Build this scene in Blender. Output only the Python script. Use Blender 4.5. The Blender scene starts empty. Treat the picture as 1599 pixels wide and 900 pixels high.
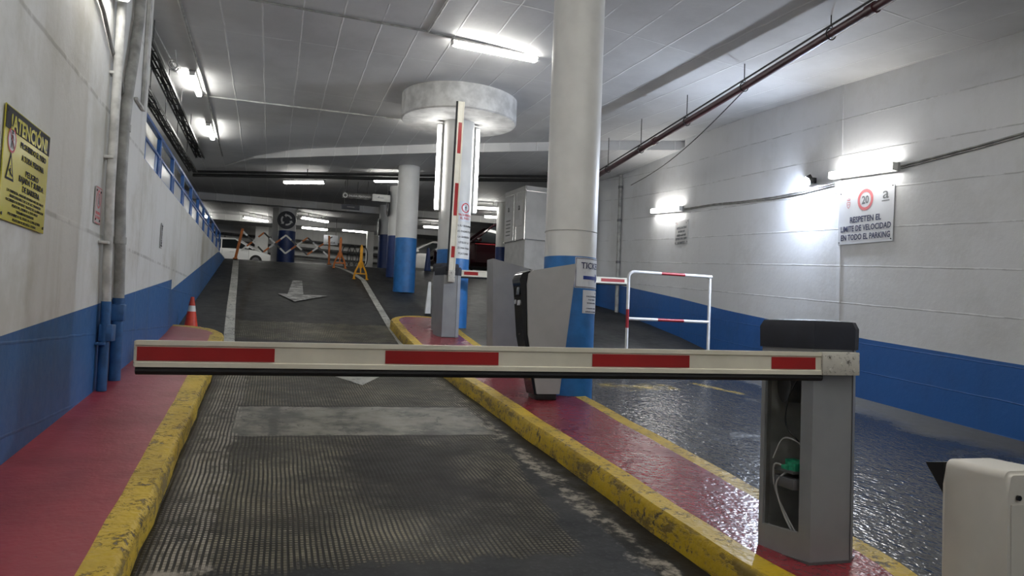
import bpy, bmesh, math, random
from mathutils import Vector, Matrix
random.seed(7)
SC = bpy.context.scene
COL = SC.collection
PI = math.pi
E = 1.45                      # eye height above the lane under the camera

# ------------------------------------------------------------------ camera, world, exposure
FPX = 1180.0
PITCH, ROLL, YAW = math.radians(2.8), math.radians(2.3), math.radians(17.544)
cam_d = bpy.data.cameras.new('camera')
cam = bpy.data.objects.new('camera', cam_d); COL.objects.link(cam)
cam_d.sensor_width = 36.0
cam_d.lens = 36.0*FPX/1599.0
cam_d.clip_start = 0.02
fw = Vector((math.sin(YAW)*math.cos(PITCH), math.cos(YAW)*math.cos(PITCH), math.sin(PITCH)))
r0 = Vector((math.cos(YAW), -math.sin(YAW), 0)); u0 = r0.cross(fw)
up = u0*math.cos(ROLL) - r0*math.sin(ROLL); rt = r0*math.cos(ROLL) + u0*math.sin(ROLL)
cam.matrix_world = Matrix(((rt.x, up.x, -fw.x, 0), (rt.y, up.y, -fw.y, 0), (rt.z, up.z, -fw.z, E), (0, 0, 0, 1)))
SC.camera = cam
w = bpy.data.worlds.new('world'); SC.world = w; w.use_nodes = True
w.node_tree.nodes['Background'].inputs[0].default_value = (0.8, 0.85, 1, 1)
w.node_tree.nodes['Background'].inputs[1].default_value = 0.02
SC.view_settings.view_transform = 'Standard'
SC.view_settings.look = 'None'
SC.view_settings.gamma = 1.0
SC.view_settings.use_curve_mapping = False
SC.view_settings.exposure = 2.0
LAMP_STRENGTH = 11.0
FLOOD_STRENGTH = 800.0
try:
    SC.cycles.use_denoising = True
    SC.cycles.sample_clamp_indirect = 2.0
    SC.cycles.max_bounces = 8
    SC.cycles.diffuse_bounces = 5
except Exception:
    pass

# ------------------------------------------------------------------ node helpers
class NT:
    def __init__(s, name, rough=0.6, metallic=0.0):
        s.m = bpy.data.materials.new(name); s.m.use_nodes = True
        s.t = s.m.node_tree; s.b = s.t.nodes['Principled BSDF']
        s.b.inputs['Roughness'].default_value = rough
        s.b.inputs['Metallic'].default_value = metallic
        s._p = None
    def n(s, typ, **k):
        x = s.t.nodes.new(typ)
        for a, v in k.items(): setattr(x, a, v)
        return x
    def put(s, sock, v):
        if hasattr(v, 'is_linked') or isinstance(v, bpy.types.NodeSocket): s.t.links.new(v, sock)
        else: sock.default_value = v
    def math(s, op, a, b=0.0, c=0.0):
        x = s.n('ShaderNodeMath', operation=op)
        s.put(x.inputs[0], a); s.put(x.inputs[1], b); s.put(x.inputs[2], c)
        return x.outputs[0]
    def pos(s):
        if s._p is None:
            g = s.n('ShaderNodeNewGeometry'); sp = s.n('ShaderNodeSeparateXYZ')
            s.t.links.new(g.outputs['Position'], sp.inputs[0])
            s._p = (g.outputs['Position'], sp.outputs[0], sp.outputs[1], sp.outputs[2])
        return s._p
    def noise(s, scale, detail=4, rough=0.55, vec=None, stretch=None):
        x = s.n('ShaderNodeTexNoise'); x.inputs['Scale'].default_value = scale
        x.inputs['Detail'].default_value = detail; x.inputs['Roughness'].default_value = rough
        v = vec if vec is not None else s.pos()[0]
        if stretch:
            mp = s.n('ShaderNodeMapping'); mp.inputs['Scale'].default_value = stretch
            s.t.links.new(v, mp.inputs['Vector']); v = mp.outputs[0]
        s.t.links.new(v, x.inputs['Vector'])
        return x.outputs['Fac']
    def step(s, v, a, b):       # smooth 0..1 as v goes a -> b
        x = s.n('ShaderNodeMapRange', interpolation_type='SMOOTHSTEP')
        s.put(x.inputs[0], v); x.inputs[1].default_value = a; x.inputs[2].default_value = b
        return x.outputs[0]
    def mix(s, f, a, b):
        x = s.n('ShaderNodeMix', data_type='RGBA')
        s.put(x.inputs[0], f)
        s.put(x.inputs[6], a if not isinstance(a, tuple) else (a + (1,) if len(a) == 3 else a))
        s.put(x.inputs[7], b if not isinstance(b, tuple) else (b + (1,) if len(b) == 3 else b))
        return x.outputs[2]
    def base(s, v): s.put(s.b.inputs['Base Color'], v if not isinstance(v, tuple) else v + (1,))
    def rough(s, v): s.put(s.b.inputs['Roughness'], v)
    def bump(s, h, strength=0.5, dist=0.01):
        x = s.n('ShaderNodeBump'); x.inputs['Strength'].default_value = strength
        x.inputs['Distance'].default_value = dist
        s.put(x.inputs['Height'], h); s.t.links.new(x.outputs[0], s.b.inputs['Normal'])

def plain(name, col, rough=0.5, metallic=0.0, var=0.12, scale=9.0, bump=0.0):
    """a painted / plastic / metal surface with slight mottling"""
    t = NT(name, rough, metallic)
    dark = tuple(c*(1-var) for c in col); lite = tuple(min(1, c*(1+var)) for c in col)
    nz = t.noise(scale, 3)
    t.base(t.mix(t.step(nz, 0.3, 0.7), dark, lite))
    if bump: t.bump(t.noise(scale*12, 2), bump, 0.002)
    return t.m

def emis(name, col, strength):
    t = NT(name, 0.4)
    t.b.inputs['Emission Color'].default_value = col + (1,)
    t.b.inputs['Emission Strength'].default_value = strength
    t.base(col)
    return t.m

def wall_mat(name, col, dirt, k, off, period, rough=0.55, streak=0.35, lb=0.45):
    t = NT(name, rough)
    P, X, Y, Z = t.pos()
    big = t.noise(0.9, 5, 0.6)
    fine = t.noise(14, 4, 0.6)
    drip = t.noise(2.2, 4, 0.6, stretch=(1.6, 1.6, 0.14))
    v = t.math('SUBTRACT', Z, t.math('MULTIPLY', Y, k))
    v = t.math('ADD', v, t.math('MULTIPLY', t.math('SUBTRACT', t.noise(3.0, 3), 0.5), 0.02))
    v = t.math('DIVIDE', t.math('SUBTRACT', v, off), period)
    d = t.math('ABSOLUTE', t.math('SUBTRACT', t.math('FRACT', t.math('ADD', v, 0.5)), 0.5))
    line = t.math('SUBTRACT', 1.0, t.step(d, 0.006, 0.022))
    gap = t.step(t.noise(2.6, 4, 0.7, stretch=(1, 1, 0.25)), 0.42, 0.56)
    ln = t.math('MULTIPLY', line, gap)
    c = t.mix(t.math('MULTIPLY', t.step(t.noise(0.55, 6, 0.68), 0.46, 0.66), 0.6), col, dirt)
    c = t.mix(t.math('MULTIPLY', t.step(drip, 0.5, 0.75), streak), c, dirt)
    spots = t.math('MULTIPLY', t.step(t.noise(24, 6, 0.7), 0.68, 0.76), t.step(t.noise(1.7, 2), 0.5, 0.62))
    c = t.mix(t.math('MULTIPLY', spots, 0.7), c, tuple(x*0.35 for x in dirt))
    c = t.mix(t.math('MULTIPLY', ln, 0.45), c, tuple(x*0.45 for x in dirt))
    t.base(c)
    t.rough(t.math('ADD', rough-0.12, t.math('MULTIPLY', fine, 0.25)))
    h = t.math('ADD', t.math('MULTIPLY', fine, 0.35), t.math('MULTIPLY', big, 1.2))
    h = t.math('ADD', h, t.math('MULTIPLY', line, lb))
    t.bump(h, 0.55, 0.012)
    return t.m

M = {}
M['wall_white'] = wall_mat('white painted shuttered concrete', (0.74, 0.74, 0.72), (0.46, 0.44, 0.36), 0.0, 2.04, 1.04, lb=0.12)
M['wall_white_r'] = wall_mat('white painted board marked concrete', (0.72, 0.73, 0.745), (0.58, 0.58, 0.57), 0.08, 1.758, 0.50, 0.5, 0.2)
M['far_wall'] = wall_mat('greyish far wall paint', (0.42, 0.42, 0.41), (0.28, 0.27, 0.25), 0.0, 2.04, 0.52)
M['wall_blue'] = wall_mat('blue painted concrete', (0.026, 0.125, 0.34), (0.035, 0.085, 0.18), 0.0, 1.24, 0.52, 0.5, 0.5, lb=0.25)
M['wall_blue_r'] = wall_mat('blue painted concrete of ramp wall', (0.02, 0.115, 0.38), (0.02, 0.08, 0.22), 0.08, 0.40, 0.36, 0.42, 0.25)

def ceiling_mat():
    t = NT('white painted ribbed ceiling', 0.6)
    P, X, Y, Z = t.pos()
    wob = t.math('MULTIPLY', t.math('SUBTRACT', t.noise(2.0, 2), 0.5), 0.03)
    v = t.math('DIVIDE', t.math('ADD', t.math('ADD', X, wob), 1.32), 0.5)
    d = t.math('ABSOLUTE', t.math('SUBTRACT', t.math('FRACT', t.math('ADD', v, 0.5)), 0.5))
    line = t.math('SUBTRACT', 1.0, t.step(d, 0.008, 0.03))
    v2 = t.math('DIVIDE', t.math('ADD', Y, wob), 2.45)
    d2 = t.math('ABSOLUTE', t.math('SUBTRACT', t.math('FRACT', v2), 0.5))
    line2 = t.math('MULTIPLY', t.math('SUBTRACT', 1.0, t.step(d2, 0.002, 0.008)), 0.6)
    ln = t.math('MULTIPLY', t.math('MAXIMUM', line, line2), t.step(t.noise(1.4, 4, 0.7), 0.33, 0.5))
    big = t.noise(0.8, 5, 0.6)
    c = t.mix(t.step(big, 0.35, 0.7), (0.62, 0.62, 0.62), (0.52, 0.52, 0.52))
    c = t.mix(t.math('MULTIPLY', ln, 0.7), c, (0.78, 0.78, 0.77))
    t.base(c)
    t.bump(t.math('ADD', t.math('MULTIPLY', ln, 0.6), t.math('MULTIPLY', t.noise(12, 3), 0.15)), 0.6, 0.02)
    return t.m
M['ceiling'] = ceiling_mat()

def road_mat():
    t = NT('ramp surface of asphalt and grooved concrete', 0.6)
    P, X, Y, Z = t.pos()
    n1 = t.noise(1.1, 6, 0.62); n2 = t.noise(7, 5, 0.6); n3 = t.noise(120, 2, 0.5); n4 = t.noise(38, 3, 0.6)
    asph = t.mix(t.step(n1, 0.35, 0.68), (0.019, 0.020, 0.021), (0.045, 0.045, 0.044))
    asph = t.mix(t.math('MULTIPLY', t.step(n4, 0.5, 0.75), 0.35), asph, (0.08, 0.08, 0.08))
    jit = t.math('MULTIPLY', t.math('SUBTRACT', n2, 0.5), 0.5)
    Yj = t.math('ADD', Y, jit); Xj = t.math('ADD', X, t.math('MULTIPLY', jit, 0.5))
    inx = t.math('MULTIPLY', t.step(Xj, -0.62, -0.52), t.math('SUBTRACT', 1.0, t.step(Xj, 2.05, 2.12)))
    def band(v, a, b, s=0.06): return t.math('MULTIPLY', t.step(v, a-s, a+s), t.math('SUBTRACT', 1.0, t.step(v, b-s, b+s)))
    # diagonal lower edge: the plain asphalt strip widens towards the island
    g1 = band(Yj, 3.60, 9.9)
    xr = t.math('SUBTRACT', 1.0, t.step(t.math('ADD', Xj, t.math('MULTIPLY', t.math('SUBTRACT', 6.2, Y), 0.10)), 1.80, 1.86))
    g1 = t.math('MULTIPLY', g1, t.math('MAXIMUM', xr, t.step(Y, 6.4, 6.9)))
    g2 = band(Yj, 11.9, 13.4, 0.04)
    zone = t.math('MULTIPLY', t.math('MAXIMUM', g1, g2), inx)
    Yp = t.math('ADD', Y, t.math('MULTIPLY', jit, 0.22)); Xp = t.math('ADD', X, t.math('MULTIPLY', jit, 0.2))
    patch = t.math('MULTIPLY', band(Yp, 6.10, 7.20, 0.02), band(Xp, -0.24, 1.86, 0.02))
    jx = t.math('SUBTRACT', Xp, t.math('MULTIPLY', t.math('SUBTRACT', Y, 6.1), 0.02))
    joint = t.math('MULTIPLY', band(jx, 0.02, 0.09, 0.012), patch)
    # rib pattern pressed in the concrete
    wob = t.math('MULTIPLY', t.math('SUBTRACT', t.noise(1.8, 2), 0.5), 0.03)
    fx = t.math('ABSOLUTE', t.math('SUBTRACT', t.math('FRACT', t.math('DIVIDE', t.math('ADD', X, wob), 0.027)), 0.5))
    fy = t.math('ABSOLUTE', t.math('SUBTRACT', t.math('FRACT', t.math('DIVIDE', t.math('ADD', Y, wob), 0.030)), 0.5))
    rows = t.math('ADD', 0.35, t.math('MULTIPLY', t.step(t.noise(1.5, 4, 0.6), 0.4, 0.6), 0.65))
    gx = t.step(fx, 0.20, 0.34); gy = t.math('MULTIPLY', t.step(fy, 0.22, 0.38), rows)
    dash = t.math('MULTIPLY', t.math('SUBTRACT', 1.0, gx), t.math('SUBTRACT', 1.0, gy))
    wear = t.step(t.noise(3.1, 6, 0.7), 0.36, 0.62)
    conc = t.mix(t.step(n1, 0.36, 0.64), (0.012, 0.011, 0.008), (0.030, 0.026, 0.018))
    lite = t.mix(t.step(t.noise(1.3, 6, 0.7), 0.40, 0.60), (0.105, 0.098, 0.072), (0.300, 0.270, 0.185))
    lite = t.mix(t.math('MULTIPLY', t.step(t.noise(22, 4, 0.7), 0.52, 0.68), 0.6), lite, (0.44, 0.40, 0.31))
    # oil darkened middle
    dx = t.math('SUBTRACT', X, 0.98); dy = t.math('MULTIPLY', t.math('SUBTRACT', Y, 5.2), 0.55)
    rr = t.math('SQRT', t.math('ADD', t.math('MULTIPLY', dx, dx), t.math('MULTIPLY', dy, dy)))
    rr = t.math('ADD', rr, t.math('MULTIPLY', t.math('SUBTRACT', t.noise(2.6, 5, 0.6), 0.5), 1.1))
    oil = t.math('SUBTRACT', 1.0, t.step(rr, 0.25, 0.85))
    tyre = t.math('MULTIPLY', t.math('SUBTRACT', 1.0, t.step(t.math('ABSOLUTE', t.math('SUBTRACT', X, 1.45)), 0.05, 0.45)), 0.45)
    oil = t.math('MAXIMUM', oil, t.math('MULTIPLY', tyre, t.step(n1, 0.35, 0.6)))
    conc = t.mix(t.math('MULTIPLY', dash, t.math('ADD', 0.55, t.math('MULTIPLY', wear, 0.45))), conc, lite)
    conc = t.mix(t.math('MULTIPLY', oil, 0.9), conc, (0.014, 0.013, 0.012))
    pcol = t.mix(t.step(t.noise(2.6, 6, 0.68), 0.38, 0.62), (0.055, 0.053, 0.044), (0.20, 0.19, 0.155))
    pcol = t.mix(t.math('MULTIPLY', oil, 0.5), pcol, (0.05, 0.048, 0.044))
    blot = t.step(t.noise(1.7, 6, 0.68), 0.36, 0.62)
    conc = t.mix(t.math('MULTIPLY', blot, 0.5), conc, (0.014, 0.013, 0.010))
    crack = t.math('SUBTRACT', 1.0, t.step(t.math('ABSOLUTE', t.math('SUBTRACT', t.noise(1.6, 5, 0.6), 0.5)), 0.002, 0.012))
    pcol = t.mix(t.math('MULTIPLY', crack, 0.7), pcol, (0.02, 0.02, 0.018))
    edge = t.math('MULTIPLY', band(Yp, 6.05, 7.26, 0.02), band(Xp, -0.28, 1.90, 0.02))
    pcol = t.mix(t.math('MULTIPLY', joint, 0.8), pcol, (0.035, 0.033, 0.028))
    c = t.mix(zone, asph, conc); c = t.mix(t.math('MULTIPLY', edge, 0.75), c, (0.02, 0.018, 0.015)); c = t.mix(patch, c, pcol)
    # concrete gutter strips along the kerbs, with worn white paint
    def worn(x0, x1, y0, y1, lo, hi):
        b = t.math('MULTIPLY', band(Xj, x0, x1, 0.02), band(Y, y0, y1, 0.1))
        return t.math('MULTIPLY', b, t.step(t.noise(9, 6, 0.7), lo, hi))
    wl = t.math('MAXIMUM', worn(-0.5, -0.22, 0.0, 10.6, 0.36, 0.55), worn(1.80, 1.93, 0.0, 9.0, 0.44, 0.62))
    c = t.mix(t.math('MULTIPLY', t.math('MULTIPLY', wl, 0.75), t.math('SUBTRACT', 1.0, t.math('MULTIPLY', t.math('SUBTRACT', 1.0, dash), zone))), c, (0.42, 0.38, 0.32))
    gut = t.math('MAXIMUM', band(X, -0.60, -0.46, 0.05), band(Xj, 1.96, 2.2, 0.05))
    gut = t.math('MULTIPLY', gut, t.step(t.noise(3.5, 5, 0.7), 0.34, 0.5))
    c = t.mix(t.math('MULTIPLY', gut, 0.8), c, (0.018, 0.014, 0.009))
    # damp lane beside the right wall
    wet = t.math('MULTIPLY', t.step(X, 2.9, 3.1), t.math('SUBTRACT', 1.0, t.step(t.math('ADD', X, t.math('MULTIPLY', t.math('SUBTRACT', n1, 0.5), 1.6)), 6.0, 6.7)))
    wet = t.math('MULTIPLY', wet, t.math('SUBTRACT', 1.0, t.math('MULTIPLY', t.step(Y, 10.0, 13.0), 0.80)))
    dry = t.math('SUBTRACT', 1.0, t.math('MULTIPLY', wet, t.math('ADD', 0.55, t.math('MULTIPLY', t.step(n1, 0.3, 0.5), 0.45))))
    c = t.mix(t.math('MULTIPLY', t.math('MULTIPLY', t.step(X, 5.9, 6.4), t.math('MULTIPLY', dry, t.math('SUBTRACT', 1.0, t.step(Y, 8.5, 10.5)))), 0.55), c, (0.17, 0.165, 0.155))
    c = t.mix(t.math('MULTIPLY', wet, 0.55), c, (0.02, 0.021, 0.024))
    ye = t.math('MULTIPLY', t.math('MULTIPLY', band(Xj, 3.9, 4.9, 0.1), band(Yj, 8.3, 8.75, 0.08)), t.step(t.noise(6, 6, 0.7), 0.46, 0.6))
    ye2 = t.math('MULTIPLY', band(t.math('ADD', Xj, t.math('MULTIPLY', Y, 0.3)), 7.98, 8.12, 0.03), band(Y, 8.1, 8.9, 0.05))
    ye = t.math('MAXIMUM', ye, t.math('MULTIPLY', ye2, t.step(t.noise(9, 5, 0.7), 0.35, 0.5)))
    c = t.mix(t.math('MULTIPLY', ye, 0.75), c, (0.42, 0.30, 0.05))
    t.base(c)
    r = t.math('ADD', 0.42, t.math('MULTIPLY', n2, 0.25))
    r = t.math('SUBTRACT', r, t.math('MULTIPLY', t.math('MULTIPLY', zone, t.math('SUBTRACT', 1.0, oil)), 0.10))
    r = t.math('SUBTRACT', r, t.math('MULTIPLY', t.math('SUBTRACT', 1.0, dry), 0.46))
    t.rough(t.math('MAXIMUM', r, 0.15))
    t.put(t.b.inputs['Specular IOR Level'], t.math('ADD', 0.10, t.math('ADD', t.math('MULTIPLY', wet, 0.85), t.math('MULTIPLY', patch, 0.15))))
    h = t.math('MULTIPLY', t.math('MULTIPLY', n4, 0.30), t.math('SUBTRACT', 1.0, wet))
    hw = t.math('MULTIPLY', t.math('ADD', t.noise(34, 1, 0.5, stretch=(1, 0.5, 1)), t.noise(9, 2, 0.5, stretch=(1, 0.6, 1))), t.math('MULTIPLY', wet, 1.7))
    h = t.math('ADD', h, hw)
    h = t.math('MULTIPLY', h, t.math('SUBTRACT', 1.0, t.math('MULTIPLY', zone, 0.6)))
    h = t.math('ADD', h, t.math('MULTIPLY', t.math('MULTIPLY', dash, zone), t.math('SUBTRACT', 1.0, patch)))
    t.bump(h, 0.6, 0.008)
    return t.m
M['road'] = road_mat()

def paint_floor(name, col, chip, rough, chips=0.60, bstr=0.5, fleck=0.0):
    t = NT(name, rough)
    n1 = t.noise(1.4, 5, 0.6); n2 = t.noise(24, 6, 0.72); n3 = t.noise(4, 6, 0.7, stretch=(1, 1, 3.5))
    c = t.mix(t.step(n1, 0.35, 0.7), col, tuple(x*0.68 for x in col))
    ch = t.math('MULTIPLY', t.step(n2, chips, chips+0.07), t.step(n3, 0.42, 0.58))
    gn = t.n('ShaderNodeNewGeometry'); sn = t.n('ShaderNodeSeparateXYZ'); t.t.links.new(gn.outputs['Normal'], sn.inputs[0])
    side = t.math('SUBTRACT', 1.0, t.step(sn.outputs[2], 0.3, 0.7))
    scr = t.math('MULTIPLY', t.step(t.noise(7, 6, 0.75, stretch=(1, 0.6, 1.6)), 0.50, 0.60), side)
    ch = t.math('MAXIMUM', ch, t.math('MULTIPLY', scr, 0.75))
    c = t.mix(ch, c, chip)
    if fleck: c = t.mix(t.math('MULTIPLY', t.step(t.noise(3.2, 6, 0.7), 0.5, 0.72), fleck), c, tuple(min(1, x*1.3+0.05) for x in col))
    t.base(c)
    t.rough(t.math('ADD', rough-0.1, t.math('MULTIPLY', n1, 0.25)))
    t.bump(t.math('ADD', t.math('MULTIPLY', t.noise(13, 2), 0.8), t.math('ADD', t.math('MULTIPLY', ch, -0.5), t.math('MULTIPLY', t.noise(34, 1), 0.5))), bstr, 0.008)
    return t.m
M['red_floor'] = paint_floor('dark red floor paint', (0.33, 0.036, 0.048), (0.14, 0.02, 0.02), 0.40, 0.62, 0.35, 0.25)
M['red_floor_wet'] = paint_floor('damp red floor paint', (0.24, 0.022, 0.032), (0.14, 0.04, 0.04), 0.24, 0.62, 1.0, 0.2)
M['yellow'] = paint_floor('worn yellow kerb paint', (0.60, 0.40, 0.014), (0.09, 0.065, 0.035), 0.45, 0.515, 1.0)
M['marking'] = paint_floor('worn white road paint', (0.44, 0.44, 0.40), (0.08, 0.08, 0.08), 0.55, 0.50, 0.4)
def faded():
    t = NT('nearly worn off white paint', 0.55)
    f = t.math('MULTIPLY', t.step(t.noise(5, 6, 0.75, stretch=(0.7, 2.0, 1)), 0.46, 0.60), 1.0)
    t.base(t.mix(f, (0.06, 0.06, 0.06), (0.42, 0.42, 0.41)))
    t.bump(t.noise(38, 3), 0.4, 0.005)
    return t.m
M['faded'] = faded()

M['col_white'] = plain('white column paint', (0.70, 0.70, 0.68), 0.45, 0, 0.05, 3, 0.15)
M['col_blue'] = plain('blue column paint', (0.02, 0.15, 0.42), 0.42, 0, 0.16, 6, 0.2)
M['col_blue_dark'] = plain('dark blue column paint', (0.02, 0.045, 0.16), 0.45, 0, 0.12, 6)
M['disc'] = plain('bare painted concrete', (0.55, 0.55, 0.54), 0.7, 0, 0.2, 5, 0.4)
M['cab_grey'] = plain('grey powder coated steel', (0.30, 0.31, 0.32), 0.42, 0.2, 0.05, 5)
M['cab_dark'] = plain('dark grey powder coated steel', (0.13, 0.13, 0.135), 0.45, 0.2, 0.06, 6)
M['cap_black'] = plain('blue black rubber hood', (0.010, 0.012, 0.022), 0.55, 0, 0.2, 8)
M['inner'] = plain('grey lining sheet steel', (0.36, 0.36, 0.35), 0.55, 0.1, 0.2, 6)  # even grey for the lining of the open cabinet
M['black'] = plain('black plastic', (0.012, 0.012, 0.013), 0.35, 0, 0.2, 8)
M['rubber'] = plain('black rubber', (0.015, 0.015, 0.016), 0.6, 0, 0.2, 8)
M['gloss_black'] = plain('gloss black panel', (0.01, 0.01, 0.012), 0.12, 0, 0.2, 8)
M['arm'] = plain('cream lacquered aluminium', (0.80, 0.76, 0.63), 0.38, 0, 0.06, 7)
def scuffed():
    t = NT('scuffed lacquer', 0.5)
    t.base(t.mix(t.step(t.noise(26, 6, 0.75), 0.52, 0.66), (0.60, 0.58, 0.52), (0.10, 0.09, 0.08)))
    return t.m
M['scuff'] = scuffed()
M['red_sticker'] = plain('red reflective tape', (0.36, 0.012, 0.012), 0.35, 0, 0.12, 3)
M['machine'] = plain('silver grey machine housing', (0.40, 0.40, 0.40), 0.38, 0.25, 0.04, 6)
M['machine_dark'] = plain('dark brown grey plastic', (0.05, 0.045, 0.042), 0.5, 0, 0.2, 8)
M['screen'] = plain('dim grey screen', (0.12, 0.14, 0.16), 0.15, 0, 0.1, 5)
M['button'] = plain('pale button', (0.55, 0.56, 0.58), 0.3, 0, 0.1, 5)
M['tube_white'] = plain('white tube paint', (0.68, 0.68, 0.68), 0.4, 0, 0.08, 9)
M['tube_red'] = plain('dark red tube paint', (0.32, 0.02, 0.03), 0.4, 0, 0.1, 9)
M['rail_blue'] = plain('blue enamel railing', (0.018, 0.10, 0.33), 0.35, 0, 0.15, 9)
M['orange'] = plain('orange plastic', (0.50, 0.14, 0.02), 0.5, 0, 0.2, 9)
M['amber'] = plain('yellow plastic', (0.72, 0.34, 0.01), 0.5, 0, 0.15, 9)
M['cone_red'] = plain('red orange cone plastic', (0.62, 0.05, 0.02), 0.45, 0, 0.15, 9)
M['white_plastic'] = plain('white plastic', (0.72, 0.72, 0.70), 0.4, 0, 0.05, 9)
M['cream_box'] = plain('cream lacquered steel', (0.66, 0.63, 0.57), 0.4, 0, 0.04, 4)
M['conduit_grey'] = plain('old grey painted pipe', (0.30, 0.30, 0.285), 0.5, 0, 0.3, 7, 0.2)
M['conduit_white'] = plain('white painted conduit', (0.52, 0.52, 0.50), 0.5, 0, 0.25, 7, 0.2)
M['conduit_blue'] = plain('blue painted conduit', (0.025, 0.10, 0.26), 0.5, 0, 0.25, 9, 0.2)
M['pipe_maroon'] = plain('maroon fire main paint', (0.055, 0.018, 0.022), 0.38, 0, 0.3, 5)
M['cable'] = plain('black cable sheath', (0.012, 0.012, 0.012), 0.5, 0, 0.3, 9)
M['tray'] = plain('dusty dark galvanised steel', (0.07, 0.07, 0.07), 0.5, 0.4, 0.3, 9)
M['housing'] = plain('grey polycarbonate lamp housing', (0.35, 0.35, 0.34), 0.5, 0, 0.1, 9)
M['pcb'] = plain('green circuit board', (0.02, 0.30, 0.16), 0.5, 0, 0.25, 40)
M['wire_grey'] = plain('grey wire', (0.42, 0.42, 0.42), 0.5, 0, 0.1, 20)
M['connector'] = plain('pink red connector', (0.55, 0.03, 0.10), 0.45, 0, 0.1, 20)
M['sign_yellow'] = plain('gloss yellow sign plate', (0.60, 0.54, 0.055), 0.20, 0, 0.05, 4)
M['sign_white'] = plain('white sign plate', (0.66, 0.68, 0.72), 0.35, 0, 0.03, 4)
M['sign_pale'] = plain('pale grey sign plate', (0.5, 0.5, 0.5), 0.4, 0, 0.08, 6)
M['ink'] = plain('black ink', (0.012, 0.012, 0.012), 0.55, 0, 0.1, 8)
M['ink'].node_tree.nodes['Principled BSDF'].inputs['Specular IOR Level'].default_value = 0.2
M['ink_navy'] = plain('navy ink', (0.02, 0.03, 0.10), 0.4, 0, 0.1, 8)
M['ink_blue'] = plain('blue ink', (0.02, 0.05, 0.28), 0.4, 0, 0.1, 8)
M['ink_red'] = plain('red ink', (0.52, 0.02, 0.03), 0.4, 0, 0.1, 8)
M['ink_pink'] = plain('faded red ink', (0.62, 0.14, 0.15), 0.4, 0, 0.1, 8)
M['ink_grey'] = plain('grey ink', (0.12, 0.13, 0.14), 0.4, 0, 0.1, 8)
M['panel'] = plain('pale grey kiosk panel', (0.46, 0.46, 0.45), 0.42, 0.0, 0.07, 3)
M['panel_wall'] = plain('grey rendered kiosk base', (0.48, 0.48, 0.47), 0.6, 0, 0.08, 5, 0.2)
M['car_white'] = plain('white car paint', (0.86, 0.86, 0.85), 0.18, 0, 0.02, 4)
M['car_silver'] = plain('silver car paint', (0.66, 0.66, 0.65), 0.28, 0.1, 0.02, 4)
M['car_maroon'] = plain('dark maroon car paint', (0.022, 0.005, 0.007), 0.12, 0, 0.1, 4)
M['glass_dark'] = plain('dark tinted car glass', (0.015, 0.018, 0.02), 0.06, 0, 0.1, 4)
M['chrome'] = plain('bright metal', (0.6, 0.6, 0.6), 0.2, 0.9, 0.05, 4)
M['head'] = plain('headlamp glass', (0.6, 0.62, 0.65), 0.1, 0.2, 0.05, 4)
M['rim'] = plain('alloy wheel', (0.35, 0.35, 0.36), 0.3, 0.7, 0.05, 4)
M['lamp'] = emis('glowing fluorescent diffuser', (1.0, 0.985, 0.93), LAMP_STRENGTH)
M['lamp_far'] = emis('glowing dimmed far fluorescent diffuser', (1.0, 0.98, 0.92), LAMP_STRENGTH*0.55)  # same lamp type, emission lowered so the far room stays darker
M['lamp_wall'] = emis('glowing dimmed wall diffuser', (1.0, 0.98, 0.94), LAMP_STRENGTH*0.7)  # emission lowered to shrink the glow around wall lamps and tubes
M['flood'] = emis('glowing blue white floodlight', (0.72, 0.82, 1.0), FLOOD_STRENGTH)
def glass():
    t = NT('clear railing glass', 0.08)
    t.base((0.85, 0.9, 0.9)); t.b.inputs['Transmission Weight'].default_value = 0.55
    t.b.inputs['IOR'].default_value = 1.1; t.b.inputs['Alpha'].default_value = 0.55
    return t.m
M['glass'] = plain('milky railing pane', (0.62, 0.63, 0.62), 0.25, 0, 0.04, 3)

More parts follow.
